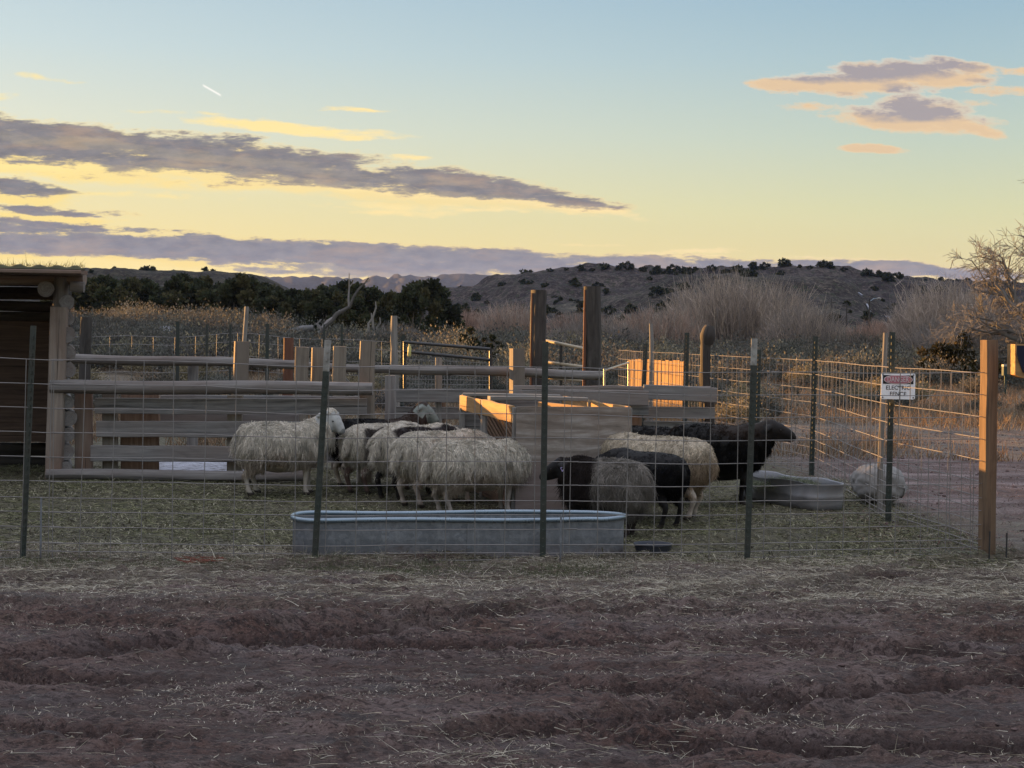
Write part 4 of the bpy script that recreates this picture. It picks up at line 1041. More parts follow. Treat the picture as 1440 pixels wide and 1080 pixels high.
# board panel lit by the sun : it runs back, its face turned left
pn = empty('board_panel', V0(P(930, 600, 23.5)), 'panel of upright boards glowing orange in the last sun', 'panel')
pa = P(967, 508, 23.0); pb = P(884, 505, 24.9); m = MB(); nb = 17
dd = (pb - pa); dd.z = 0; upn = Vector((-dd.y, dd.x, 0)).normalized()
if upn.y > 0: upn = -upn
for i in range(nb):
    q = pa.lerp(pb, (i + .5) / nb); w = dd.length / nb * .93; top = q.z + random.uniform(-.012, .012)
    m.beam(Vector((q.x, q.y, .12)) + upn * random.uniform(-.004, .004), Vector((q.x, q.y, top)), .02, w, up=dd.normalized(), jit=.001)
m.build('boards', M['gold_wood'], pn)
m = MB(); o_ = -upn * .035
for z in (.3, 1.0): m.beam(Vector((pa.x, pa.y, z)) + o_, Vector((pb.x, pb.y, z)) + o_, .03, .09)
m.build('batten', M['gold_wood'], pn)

# ================================================================ SHED
DS = 14.1
sh = empty('log_shed', V0(P(60, 673, DS)), 'low log shed with a sod covered roof and dark open front at the left edge', 'shed')
def S(px, py, D=DS): return P(px, py, D)
XL = S(-1000, 600).x; XR = S(100, 560).x; SHR = .31
m = MB(); m.beam(V0(S(76, 675)) - Vector((0,0,.1)), S(84, 432), .15, .10, up=(0,-1,0), jit=.002, ch=.01); m.build('door_post', M['shed_wood'], sh)
m = MB(); m.log(S(82, 470, DS+.1), S(87, 390, DS+.1), .068, .072, 12, .1, .05, .0); m.build('post_head', M['log_wood'], sh)
m = MB(); m.log(Vector((XL, DS + .12, 2.0)) + Vector((0,0,S(60,392).z-2.0)), S(119, 392, DS + .12), .075, .07, 14, .25, .07, .01); m.build('roof_beam', M['shed_wood'], sh)
m = MB(); m.log(S(66, 406, DS-.05), Vector((S(66,406).x - 1.5*SHR, DS + 1.5, S(66, 406).z + .05)), .075, .07, 14, .25, .05, .01); m.log(S(100, 402, DS+.05), Vector((S(104,402).x + .08, DS + .06, S(104, 403).z)), .05, .05, 12, .05); m.build('rafter', M['log_wood'], sh)
# stacked logs of the side wall, seen end on
zz = 0.02; i = 0
while zz < 1.70:
    r = random.uniform(.064, .078); zz += r; x = XR - .03 + random.uniform(-.012, .012)
    m = MB(); y0 = DS + random.uniform(-.03, .05); m.log(Vector((x - .01, y0, zz)), Vector((x - .02 - 1.5*SHR, DS + 1.5, zz + random.uniform(-.02, .02))), r, r * .93, 12, .35, .08, .01)
    m.build('wall_log', M['log_wood'], sh); zz += r + .012; i += 1
m = MB(); yb = DS + 1.4; zz = -.03                # back wall of split logs with light gaps
while zz < 1.92:
    r = random.uniform(.05, .07); m.log(Vector((XL, yb, zz + r)), Vector((XR - 1.4*SHR, yb, zz + r)), r, r, 10, .4, .06, .01); zz += 2 * r + .004
m.build('back_wall', M['dark_post'], sh)  # dark wood here paints in the shade at the back of the shed
m = MB(); m.beam(Vector((S(-60,0).x, DS + 1.0, .86)), Vector((S(47,0).x + .1, DS + 1.0, .86)), .02, 1.2, up=(0,0,1)); m.build('inner_board', M['shaded_board'], sh)
m = MB(); zz = .05
while zz < 1.8:
    r = .062; m.log(Vector((XL, DS - .05, zz + r)), Vector((XL, DS + 1.5, zz + r)), r, r, 8, .6); zz += 2 * r
m.build('far_wall', M['log_wood'], sh)
# roof: boards, then sod with a ragged front edge
zr = S(60, 381).z
m = MB()
for k in range(9):
    yk = DS - .35 + k * .21; m.beam(Vector((XL - .2, yk, zr - .015)), Vector((S(117,380).x - SHR * (yk - DS), yk, zr - .02)), .205, .035, up=(0,0,1), jit=.001)
m.build('roof_boards', M['shed_wood'], sh)
nxx, nyy = 220, 60; xs = np.linspace(XL - .2, S(118, 380).x, nxx); ys = np.linspace(DS - .42, DS + 1.5, nyy)
gxx, gyy = np.meshgrid(xs, ys); edge = np.minimum(1, np.minimum((gyy - ys[0]) / .06, (gxx.max() - gxx) / .06 + .05)); 
gz = zr + .004 + edge * (.028 + .012 * np.sin(gxx * 2*math.pi / .17) + .018 * fbm(gxx / .3, gyy / .3, o=4))
ix = np.arange(nxx*nyy).reshape(nyy, nxx); fq = np.stack([ix[:-1,:-1], ix[:-1,1:], ix[1:,1:], ix[1:,:-1]], -1).reshape(-1, 4)
vt = np.stack([gxx.ravel() - sh.location.x - SHR * (gyy.ravel() - DS), gyy.ravel() - sh.location.y, gz.ravel()], 1)
sc_ = np.array([(.085,.082,.045)]) * (1 + .5 * fbm(gxx / .2, gyy / .2, o=3)).ravel()[:, None]
so = link('sod', np_mesh('sod', vt, [fq], {'col': ('FLOAT_COLOR', sc_)}, True), M['rock'], sh)
n = 3200; px_ = rng.uniform(xs[0], xs[-1], n); py_ = DS - .42 + rng.random(n) ** 2 * 1.4
P0 = np.stack([px_ - sh.location.x - SHR * (py_ - DS), py_ - sh.location.y, np.full(n, zr + .03)], 1); d_ = rng.normal(0, .5, (n, 3)); d_[:, 2] = .8; d_[:, 1] -= .3; d_ /= np.linalg.norm(d_, axis=1)[:, None]
link('dry_weeds', vmesh('dry_weeds', [strands(P0, d_, rng.uniform(.02, .055, n) * (1 + 2.0 * (rng.random(n) > .985)), np.full(n, .0022), np.array([(.12,.115,.06)]) * rng.uniform(.5, 1.4, n)[:, None], 1, rng.normal(0, .3, (n, 3)))]), M['straw'], sh)

# ================================================================ HAY FEEDER
fd = empty('hay_feeder', V0(P(800, 720, 12.1)), 'big wooden hay feeder with a plywood end and open slatted sides', 'feeder')
c0 = V0(P(723, 724, 12.0)); c1 = V0(P(883, 724, 12.25)); ex = (c1 - c0).normalized(); Wd = (c1 - c0).length
far0 = V0(P(649, 600, 13.95)); ey = (far0 - c0).normalized(); Lf_ = (far0 - c0).length; HT = .84
def FL(u, v, z): return c0 + ex * u + ey * v + Vector((0, 0, z))
m = MB(); prof = [(-.009, .03), (.009, .03)]
nb_ = 14
vs = []; gs = []
for k in range(2):
    for i in range(nb_ + 1):
        for j in range(9):
            z = .03 + (HT - .03) * j / 8; bow = .006 * math.sin(i * .7) * math.sin(j * .4)
            p = FL(Wd * i / nb_, -.03 + k * .018 + bow, z); vs.append(p); gs.append((Wd * i / nb_ , 0, z))
fs = []; a9 = 9; tot = (nb_ + 1) * 9
for i in range(nb_):
    for j in range(8):
        q = (i*9+j, (i+1)*9+j, (i+1)*9+j+1, i*9+j+1); fs.append(q); fs.append(tuple(x + tot for x in q[::-1]))
for i in range(nb_): fs.append((i*9+8, (i+1)*9+8, (i+1)*9+8+tot, i*9+8+tot)); fs.append(((i+1)*9, i*9, i*9+tot, (i+1)*9+tot))
for j in range(8): fs.append((j, j+1, j+1+tot, j+tot)); fs.append((nb_*9+j+1, nb_*9+j, nb_*9+j+tot, nb_*9+j+1+tot))
m.add(vs, fs, gs); m.build('end_panel', M['plywood'], fd)
m = MB(); m.beam(FL(0, Lf_, .45), FL(Wd, Lf_, .45), .02, .8); m.build('end_panel', M['grey_wood'], fd)
gw = M['pale_post']
for u in (0.0, Wd):
    for v, w in ((.02, .045), (Lf_ * .55, .075), (Lf_ - .02, .06)):
        m = MB(); m.beam(FL(u, v, -.02), FL(u, v, HT - .01 + (.015 if v > .5 and u == 0 else 0)), .045, w, up=ey); m.build('stud', gw, fd)
    s_ = -1 if u == 0 else 1
    off = ex * (.012 * s_)
    for (va, vb) in ((.045, Lf_ * .55 - .04), (Lf_ * .55 + .04, Lf_ - .05)):
        m = MB(); m.beam(FL(u, va, HT - .065) + off, FL(u, vb, HT - .06) + off, .03, .135); m.build('top_rail', M['gold_wood'], fd)
        m = MB(); m.beam(FL(u, va, .20), FL(u, vb, .20), .03, .34); m.build('side_board', M['brown_board'], fd)
# V shaped slats of the manger
for s_, u0 in ((1, .10), (-1, Wd - .10)):
    for k in range(13):
        v = .12 + (Lf_ - .24) * k / 12
        m = MB(); m.beam(FL(u0, v, .74), FL(u0 + s_ * Wd * .33, v, .22), .02, .055, up=ey, jit=.001); m.build('slat', M['brown_board'], fd)
m = MB(); m.beam(FL(0, Lf_*.98, HT + .012), FL(Wd*.9, Lf_*.86, HT + .012), .12, .03); m.build('loose_plank', gw, fd)
m = MB(); m.beam(FL(.04, Lf_*.55, HT + .018), FL(Wd - .03, Lf_*.55, HT + .012), .10, .035); m.build('cross_board', gw, fd)
m = MB(); m.beam(FL(Wd*.42, .75, HT - .03), FL(Wd*.62, .05, HT - .035), .035, .07); m.build('cross_board', M['gold_wood'], fd)
# hay inside the feeder
def hay_heap(name, cx, cy, z, sx, sy, n, cols, label=None, cat=None, parent=None, L=(.05,.16), dirx=None, h=.1, kind='stuff'):
    g = np.random.default_rng(n); a = g.uniform(-1, 1, (n, 2)); zz = z + h * (1 - np.abs(a).max(1)) * g.random(n)
    P0 = np.stack([cx + a[:, 0] * sx, cy + a[:, 1] * sy, zz], 1); d = g.normal(0, 1, (n, 3)); d[:, 2] *= .35; d /= np.linalg.norm(d, axis=1)[:, None]
    c = np.asarray(cols)[g.integers(0, len(cols), n)] * g.uniform(.6, 1.3, n)[:, None]
    o = link(name, vmesh(name, [strands(P0, d, g.uniform(*L, n), np.full(n, .0018), c, 2, g.normal(0, .3, (n, 3)))]), M['straw'], parent)
    if parent is None: props(o, label, cat, None, kind)
    return o
HAY = [(.19,.19,.10), (.24,.23,.13), (.14,.15,.075), (.30,.27,.18)]
q = FL(Wd/2, Lf_/2, 0); hay_heap('feeder_hay', q.x, q.y, .22, .30, .85, 6000, HAY, 'loose greenish hay heaped inside the wooden feeder', 'hay', h=.28)

# ================================================================ STOCK TANK, TROUGH, PAN
def stadium(L, W, n=14):
    r = W / 2; out = []
    for s_, c in ((1, L/2 - r), (-1, -L/2 + r)):
        for i in range(n + 1):
            a = -math.pi/2 + math.pi * i / n; out.append((c + r * math.cos(a), r * math.sin(a)) if s_ == 1 else (c - r * math.cos(a), -r * math.sin(a)))
    return out
ta = V0(P(412, 788, 9.32)); tb = V0(P(889, 786, 9.70)); tl_ = (tb - ta).length; tw = .40
tdir = (tb - ta).normalized(); tn = Vector((-tdir.y, tdir.x, 0)); tc = (ta + tb) / 2 + tn * (tw / 2 + .03)
tk = empty('stock_tank', tc, 'long low galvanised stock tank with rounded ends just inside the front fence', 'tank', rz=math.atan2(tdir.y, tdir.x))
def ring_wall(name, prof, zs, sc, mat, parent, thick=.004, jit=0.0, caps=False):
    n = len(prof); vs = []; fs = []
    L2 = len(zs)
    for side in (0, 1):
        for z, k in zip(zs, sc):
            for i, (x, y) in enumerate(prof):
                l = math.hypot(x, y); kk = k - (thick * side)
                vs.append((x * (1 + (kk - 1) * .3) + (0), y * (1 + (kk-1)) , z + jit * math.sin(i * .9 + z * 20)))
    for side in (0, 1):
        for r_ in range(L2 - 1):
            for i in range(n):
                a = side*L2*n + r_*n + i; b = side*L2*n + r_*n + (i+1) % n
                q = (a, b, b + n, a + n); fs.append(q if side == 0 else q[::-1])
    for i in range(n):
        a = (L2-1)*n + i; b = (L2-1)*n + (i+1) % n; fs.append((a, b, b + L2*n, a + L2*n))
    me = bpy.data.meshes.new(name); me.from_pydata(vs, [], fs); me.polygons.foreach_set('use_smooth', np.ones(len(me.polygons), bool)); me.set_sharp_from_angle(angle=R(40))
    return link(name, me, mat, parent)
st = stadium(tl_, tw, 16); TH = .232
def densify(st, d=.08):
    out = []
    for a, b in zip(st, st[1:] + st[:1]):
        n = max(1, int(math.hypot(b[0]-a[0], b[1]-a[1]) / d))
        for i in range(n): out.append((a[0] + (b[0]-a[0]) * i / n, a[1] + (b[1]-a[1]) * i / n))
    return out
std = densify(st)
ring_wall('tank_wall', std, [-.01, .004, .008, .06, .11, .118, .125, .17, .20, TH], [1.0, 1.0, .985, .985, .985, .989, .985, .985, .987, 1.0], M['galv'], tk, .03)
m = MB(); pts = [Vector((x, y, TH + .004 + .004 * math.sin(i*.35))) for i, (x, y) in enumerate(std)] ; pts.append(pts[0]); pts.append(pts[1])
m.tube(pts, .015, 10, caps=False)
me = bpy.data.meshes.new('rolled_rim'); me.from_pydata(m.v, [], m.f); me.polygons.foreach_set('use_smooth', np.ones(len(me.polygons), bool)); link('rolled_rim', me, M['galv_rim'], tk)
n_ = len(std); me = bpy.data.meshes.new('tank_floor'); me.from_pydata([(x*.98, y*.96, .015) for x, y in std], [], [tuple(range(n_))]); link('tank_floor', me, M['galv'], tk)
t = NT('water'); wn = t.noise(t.n('ShaderNodeTexCoord').outputs['Object'], 9, 2)
t.bsdf((.02,.025,.022,1), .06, 0, t.bump(wn, .1, .004), .5); M['water'] = t.m
me = bpy.data.meshes.new('water'); me.from_pydata([(x*.982, y*.955, .155) for x, y in std], [], [tuple(range(n_))]); link('water', me, M['water'], tk)
for x in (.02, -.02): pass
m = MB(); m.box((.02, -tw/2 - .001, .11), (.02, .006, .21)); me = bpy.data.meshes.new('seam'); me.from_pydata(m.v, [], m.f); link('seam', me, M['galv'], tk)

# battered trough at right
sa = V0(P(1180, 720, 12.45)); sb = V0(P(1066, 700, 13.5)); tl2 = (sb - sa).length; w2 = .38
d2_ = (sa - sb).normalized(); n2 = Vector((-d2_.y, d2_.x, 0)); c2_ = (sa + sb) / 2 + n2 * (w2 / 2) - Vector((.22, 0, 0))
tr2 = empty('feed_trough', c2_, 'dented galvanised trough under the black sheep, beside the side fence', 'trough', rz=math.atan2(d2_.y, d2_.x))
def rr2(L, W, r, n=6): return [(x, y) for x, y in rrect(L, W, r, n)]
pr = densify(rr2(tl2, w2, .13), .05)
vs = []; n_ = len(pr); zs = [0, .05, .10, .115, .125, .17, .215, .225]; ks = [.95, .96, .975, .995, .97, .985, 1.0, 1.03]
for side in (0, 1):
    for z, k in zip(zs, ks):
        for i, (x, y) in enumerate(pr):
            dn = .018 * math.sin(x * 9 + 1) * math.sin(z * 22) + .012 * vnoise(np.array(x * 11), np.array(y * 11), np.array(z * 16)).item()
            kk = k - .02 * side; vs.append((x * (1 + (kk - 1) * .4) + dn * .4, y * kk + dn * (1 if y < 0 else -1), z + .010 * math.sin(x * 7) * (z > .15)))
fs = []; L2 = len(zs)
for side in (0, 1):
    for r_ in range(L2 - 1):
        for i in range(n_):
            a = side*L2*n_ + r_*n_ + i; b = side*L2*n_ + r_*n_ + (i+1) % n_; q = (a, b, b + n_, a + n_); fs.append(q if side == 0 else q[::-1])
for i in range(n_): a = (L2-1)*n_ + i; b = (L2-1)*n_ + (i+1) % n_; fs.append((a, b, b + L2*n_, a + L2*n_))
fs.append(tuple(range(n_))[::-1])
me = bpy.data.meshes.new('trough_body'); me.from_pydata(vs, [], fs); me.polygons.foreach_set('use_smooth', np.ones(len(me.polygons), bool)); link('trough_body', me, M['old_galv'], tr2)
hay_heap('trough_hay', c2_.x, c2_.y, .15, .40, .14, 3500, [(.22,.25,.17), (.28,.30,.22), (.17,.19,.12)], 'pale green hay filling the dented trough', 'hay', h=.09, L=(.03,.09)).rotation_euler
# rubber pan
b = V0(P(918, 782, 9.9)); pn_ = empty('feed_pan', b, 'low dark blue rubber pan right of the stock tank', 'pan')
prf = [(math.cos(a)*.125, math.sin(a)*.125) for a in [2*math.pi*i/32 for i in range(32)]]
vs = []; zs = [0, .02, .055, .062, .062, .055, .015]; ks = [.86, .9, .98, 1.02, .97, .93, .84]
for z, k in zip(zs, ks): vs += [(x*k, y*k, z) for x, y in prf]
fs = [(r_*32+i, r_*32+(i+1)%32, (r_+1)*32+(i+1)%32, (r_+1)*32+i) for r_ in range(6) for i in range(32)] + [tuple(range(32))[::-1], tuple(range(6*32, 7*32))]
me = bpy.data.meshes.new('pan_body'); me.from_pydata(vs, [], fs); me.polygons.foreach_set('use_smooth', np.ones(len(me.polygons), bool)); me.set_sharp_from_angle(angle=R(50)); link('pan_body', me, M['rubber'], pn_)

# pale boulder outside the side fence
bc = V0(P(1233, 712, 13.2)); g = np.random.default_rng(3)
import bmesh
bm = bmesh.new(); bmesh.ops.create_icosphere(bm, subdivisions=5, radius=1)
for v in bm.verts:
    p = v.co; n1 = float(fbm(np.array(p.x*1.1+4), np.array(p.y*1.1), np.array(p.z*1.1), 4)); 
    v.co = Vector((p.x * .235, p.y * .26, p.z * .19)) * (1 + .26 * n1 + .07 * float(fbm(np.array(p.x*5+4), np.array(p.y*5), np.array(p.z*5), 4)))
    v.co.z += -.05 * p.x * .3 + (.02 if p.x < .2 else -.01)
me = bpy.data.meshes.new('boulder'); bm.to_mesh(me); bm.free()
at = me.attributes.new('col', 'FLOAT_COLOR', 'POINT'); at.data.foreach_set('color', np.tile(np.array([.27,.26,.255,1], np.float32), len(me.vertices)))
me.polygons.foreach_set('use_smooth', np.ones(len(me.polygons), bool))
props(link('boulder', me, M['rock'], None, bc + Vector((0, 0, .155))), 'large pale rounded boulder lying outside the side fence', 'boulder')
# snow behind the boards
m = MB(); V = []; 
xs = np.linspace(P(196,0,15).x, P(352,0,15).x, 40); ys = np.linspace(14.75, 16.2, 24); gxx, gyy = np.meshgrid(xs, ys)
e_ = np.minimum(1, np.minimum(np.minimum(gxx - xs[0], xs[-1] - gxx) / .12, np.minimum(gyy - ys[0], ys[-1] - gyy) / .1)); gz = -.012 + e_ * (.035 + .018 * fbm(gxx / .12, gyy / .2, o=3))
ix = np.arange(gxx.size).reshape(gxx.shape); fq = np.stack([ix[:-1,:-1], ix[:-1,1:], ix[1:,1:], ix[1:,:-1]], -1).reshape(-1, 4)
props(link('snow_patch', np_mesh('snow_patch', np.stack([gxx.ravel(), gyy.ravel(), gz.ravel() + .02], 1), [fq], smooth=True), M['snow']), kind='structure')
for (px, D, w, l) in ((240, 52, .55, 1.6), (262, 51, .4, 1.0)):
    c = gp(px, D); xs = np.linspace(-w, w, 16); ys = np.linspace(-l, l, 16); gxx, gyy = np.meshgrid(xs, ys)
    rr_ = (gxx/w)**2 + (gyy/l)**2; gz = .55 + .10 * (1 - rr_) + .05 * fbm(gxx/.3, gyy/.3, o=3) + base_z(gxx + c.x, gyy + c.y) - c.z - 1.0 * (rr_ > .9)
    fq = (lambda ix: np.stack([ix[:-1,:-1], ix[:-1,1:], ix[1:,1:], ix[1:,:-1]], -1).reshape(-1, 4))(np.arange(256).reshape(16, 16))
    props(link('snow_patch', np_mesh('snow_patch', np.stack([gxx.ravel(), gyy.ravel(), gz.ravel()], 1), [fq], smooth=True), M['snow'], None, c), kind='structure')
# wooden sign box cut by the right edge + green box
e = empty('wooden_signboard', V0(P(1450, 760, 9.9)), 'wooden framed board with a dark navy face cut off by the right edge', 'sign')
Dx = 9.9
def Q(px, py, dD=0): return P(px, py, Dx + dD)
m = MB(); fr = [Q(1427.5, 484), Q(1427.5, 527), Q(1440, 532), Q(1500, 532), Q(1500, 484)]; bk = [p + Vector((0, .16, 0)) for p in fr]
n_ = 5; m.add(fr + bk, [tuple(range(5))[::-1], tuple(range(5, 10))] + [(i, (i+1)%5, (i+1)%5+5, i+5) for i in range(5)]); m.build('board_frame', M['gold_wood'], e)
m = MB(); fr = [Q(1429.5, 486, -.012), Q(1429.5, 498, -.012), Q(1439, 524, -.012), Q(1498, 524, -.012), Q(1498, 486, -.012)]; bk = [p + Vector((0, .012, 0)) for p in fr]
m.add(fr + bk, [tuple(range(5))[::-1], tuple(range(5, 10))] + [(i, (i+1)%5, (i+1)%5+5, i+5) for i in range(5)]); m.build('dark_face', M['navy'], e)
m = MB(); m.beam(V0(Q(1470, 760, .08)), Q(1472, 530, .08), .09, .09, up=(0,-1,0)); m.build('support_post', M['gold_wood'], e)
e = empty('equipment_box', gp(1413, 38), 'small dark teal box with a white lid right of the corner post', 'box')
b = P(1414, 512, 38); t = P(1414, 506, 38)
m = MB(); z0 = e.location.z; m.beam(Vector((b.x, b.y, z0)), Vector((b.x, b.y, P(1414, 519, 38).z + .05)), .05, .05, up=(0,-1,0)); m.box(P(1414.5, 521, 38), (.16, .16, .25)); m.build('box_body', M['teal'], e)
m = MB(); m.box(P(1414.5, 514, 38), (.16, .18, .05)); m.build('box_lid', M['white_paint'], e)
# orange twine and scrap
tw_ = MB(); c = G(287, 795)
for k in range(5):
    a = random.uniform(0, 6.28); pts = []
    for i in range(14):
        a += random.uniform(.2, .9); pts.append(Vector((c.x + math.cos(a)*.10*random.uniform(.6,1.4) * (1.3), c.y + math.sin(a)*.09, .02 + .03*random.random())))
    tw_.tube(pts, .0016, 4)
o = tw_.build('baling_twine', M['twine'], origin=c); props(o, 'tangle of faded orange twine on the ground by the front fence', 'twine')
c = G(641, 866); bm = bmesh.new(); bmesh.ops.create_grid(bm, x_segments=6, y_segments=5, size=.03)
for v in bm.verts: v.co.z = .012 + .010 * random.random(); v.co.x *= 1.2
bmesh.ops.solidify(bm, geom=bm.faces[:], thickness=.001)
me = bpy.data.meshes.new('paper_scrap'); bm.to_mesh(me); bm.free(); props(link('paper_scrap', me, M['paper'], None, c + Vector((0,0,.01))), 'crumpled white scrap lying on the reddish soil', 'litter')
# ================================================================ SHEEP
WHT = (.74,.67,.57); CRM = (.68,.58,.45); BLK = (.010,.009,.010); GRYW = (.31,.28,.25); BRN = (.075,.045,.032)
def capsule_chain(pts, n=14):
    """closed tapered tube with round ends through [(pos, radius)...]"""
    V = []; F = []
    P_ = [Vector(p) for p, r in pts]; Rr = [r for p, r in pts]
    # resample with caps
    C = []; 
    d0 = (P_[1] - P_[0]).normalized(); d1 = (P_[-1] - P_[-2]).normalized()
    for k in range(4): a = math.pi/2 * (1 - k/4); C.append((P_[0] - d0 * Rr[0] * math.sin(a), max(.0005, Rr[0] * math.cos(a))))
    m = len(P_)
    for i in range(m - 1):
        for k in range(4):
            t = k / 4; p0 = P_[max(0,i-1)]; p1 = P_[i]; p2 = P_[i+1]; p3 = P_[min(m-1,i+2)]
            q = .5 * ((2*p1) + (p2-p0)*t + (2*p0-5*p1+4*p2-p3)*t*t + (3*p1-p0-3*p2+p3)*t**3)
            C.append((q, Rr[i] + (Rr[i+1]-Rr[i]) * (t*t*(3-2*t))))
    for k in range(5): a = math.pi/2 * k/4; C.append((P_[-1] + d1 * Rr[-1] * math.sin(a), max(.0005, Rr[-1] * math.cos(a))))
    u = None
    for i, (p, r) in enumerate(C):
        t = (C[min(i+1,len(C)-1)][0] - C[max(i-1,0)][0]).normalized()
        if u is None: u = Vector((0,1,0)) if abs(t.y) < .9 else Vector((1,0,0))
        b = t.cross(u).normalized(); u = b.cross(t).normalized()
        for j in range(n): a = 2*math.pi*j/n; V.append(p + b*(r*math.cos(a)) + u*(r*math.sin(a)))
    for i in range(len(C)-1):
        for j in range(n): F.append((i*n+j, i*n+(j+1)%n, (i+1)*n+(j+1)%n, (i+1)*n+j))
    F.append(tuple(range(n))[::-1]); F.append(tuple((len(C)-1)*n+j for j in range(n)))
    return V, F
def sheep(name_label, X, Y, th, sc, headpos, headdir, colf, legcol, facecol, seed, group='sheep in the pen', n_lock=8500, lock=.075, legs=None, wool_face=.0, z0=0, curl=1.0, shear=1.0, eartag=False, fat=1.08, nosecol=None, lenk=1.0):
    g = np.random.default_rng(seed); rd = random.Random(seed); n_lock = int(n_lock * 2.3)
    V = []; F = []
    def add(c):
        o = len(V); V.extend(c[0]); F.extend([tuple(i + o for i in f) for f in c[1]])
    # torso: loft of ellipses -> closed
    T = [(-.47,.50,.03,.04),(-.455,.50,.09,.10),(-.41,.495,.135,.145),(-.32,.485,.165,.175),(-.2,.475,.18,.19),(-.05,.465,.188,.195),(.1,.465,.183,.19),(.22,.475,.168,.185),(.32,.49,.15,.17),(.39,.505,.125,.14),(.435,.52,.08,.09),(.45,.52,.02,.03)]
    n = 20; o = len(V)
    for (x, z, ry, rz) in T:
        for j in range(n):
            a = 2*math.pi*j/n; cz = math.sin(a); V.append(Vector((x * lenk, ry*fat*math.cos(a)*(1 + .08*(cz<0)), z - .012 + rz*cz*(1.32 if cz < 0 else 1.0))))
    for i in range(len(T)-1):
        for j in range(n): F.append((o+i*n+j, o+(i+1)*n+j, o+(i+1)*n+(j+1)%n, o+i*n+(j+1)%n))
    F.append(tuple(o+j for j in range(n))); F.append(tuple(o+(len(T)-1)*n+j for j in range(n))[::-1])
    legs = legs or (0.0, .02, .0, -.02)         # forward offsets of the feet: hind L, hind R, fore L, fore R
    xl = lenk
    for i, (sy, dx) in enumerate(((1, legs[0]), (-1, legs[1]))):
        add(capsule_chain([((-.31*xl, .075*sy, .44), .12), ((-.29*xl + dx*.2, .09*sy, .33), .095), ((-.335*xl + dx*.5, .10*sy, .235), .040), ((-.375*xl + dx*.8, .10*sy, .185), .027), ((-.345*xl + dx, .10*sy, .085), .0195), ((-.335*xl + dx, .10*sy, .05), .024), ((-.32*xl + dx, .10*sy, .018), .023)]))
        add(capsule_chain([((-.322*xl + dx, .10*sy, .018), .024), ((-.295*xl + dx, .10*sy, .016), .018)], 10))
    for i, (sy, dx) in enumerate(((1, legs[2]), (-1, legs[3]))):
        add(capsule_chain([((.27*xl, .09*sy, .44), .095), ((.24*xl + dx*.1, .095*sy, .33), .068), ((.26*xl + dx*.5, .095*sy, .245), .034), ((.265*xl + dx*.7, .09*sy, .20), .029), ((.265*xl + dx, .09*sy, .09), .019), ((.268*xl + dx, .09*sy, .05), .024), ((.28*xl + dx, .09*sy, .018), .023)]))
        add(capsule_chain([((.28*xl + dx, .09*sy, .018), .024), ((.305*xl + dx, .09*sy, .016), .018)], 10))
    hp = Vector(headpos); hd = Vector(headdir).normalized()
    nb = Vector((.33*xl, 0, .54)); mid = nb.lerp(hp, .5) + Vector((0, 0, -.01))
    add(capsule_chain([(nb - Vector((.05,0,.03)), .155), (nb.lerp(hp, .33) - Vector((0,0,.015)), .135), (mid, .115), (hp - hd*.01, .082)]))
    side = hd.cross(Vector((0,0,1))); side = side.normalized() if side.length > .1 else Vector((0,1,0)); upv = side.cross(hd).normalized()
    # head : forehead, roman nose, muzzle, jaw
    add(capsule_chain([(hp - hd*.015 + upv*.008, .066), (hp + hd*.055 + upv*.008, .060), (hp + hd*.105 + upv*.002, .048), (hp + hd*.150 - upv*.010, .041), (hp + hd*.170 - upv*.020, .036)]))
    add(capsule_chain([(hp + hd*.02 - upv*.040, .050), (hp + hd*.085 - upv*.040, .036), (hp + hd*.150 - upv*.038, .025)]))
    for s in (1, -1):
        add(capsule_chain([(hp - hd*.012 + side*(.055*s) + upv*.022, .022), (hp - hd*.030 + side*(.11*s) + upv*.010, .024), (hp - hd*.034 + side*(.165*s) - upv*.020, .010)], 10))
        add(capsule_chain([(hp + hd*.055 + side*(.048*s) + upv*.026, .013), (hp + hd*.085 + side*(.040*s) + upv*.024, .011)], 8))
    add(capsule_chain([((-.44*xl, 0, .56), .035), ((-.495*xl, 0, .48), .028), ((-.50*xl, 0, .38), .018)], 10))
    me = bpy.data.meshes.new('tmp'); me.from_pydata([tuple(v) for v in V], [], F)
    tmp = bpy.data.objects.new('tmp', me); COL.objects.link(tmp)
    md = tmp.modifiers.new('r', 'REMESH'); md.mode = 'VOXEL'; md.voxel_size = .0105; md.use_smooth_shade = True
    ms = tmp.modifiers.new('s', 'SMOOTH'); ms.factor = .5; ms.iterations = 3
    bpy.context.view_layer.update()
    body = bpy.data.meshes.new_from_object(tmp.evaluated_get(bpy.context.evaluated_depsgraph_get()))
    bpy.data.objects.remove(tmp); bpy.data.meshes.remove(me)
    body.name = 'sheep_body'; nv = len(body.vertices); co = np.zeros(nv*3, np.float32); body.vertices.foreach_get('co', co); co = co.reshape(-1, 3)
    H_ = np.array(hp); HD = np.array(hd)
    def headmask(p):
        r = p - H_; a = r @ HD; d = np.linalg.norm(r - np.outer(a, HD), axis=1)
        near = (a > -.02 + wool_face) & (a < .26) & (d < .085)
        ear = (np.abs(r @ np.array(side)) > .055) & (a > -.07) & (a < .05) & (np.abs(r @ np.array(upv)) < .055) & (np.linalg.norm(r, axis=1) < .20)
        return near | ear
    def legmask(p, lim=.30): return p[:, 2] < lim
    hm = headmask(co); 
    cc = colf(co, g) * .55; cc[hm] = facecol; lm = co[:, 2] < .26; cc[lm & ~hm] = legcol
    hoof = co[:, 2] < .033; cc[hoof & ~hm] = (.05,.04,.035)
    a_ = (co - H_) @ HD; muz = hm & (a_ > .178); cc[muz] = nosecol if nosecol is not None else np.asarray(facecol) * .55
    cc = cc * (1 + .35 * fbm(co[:,0]*22, co[:,1]*22, co[:,2]*22)[:, None])
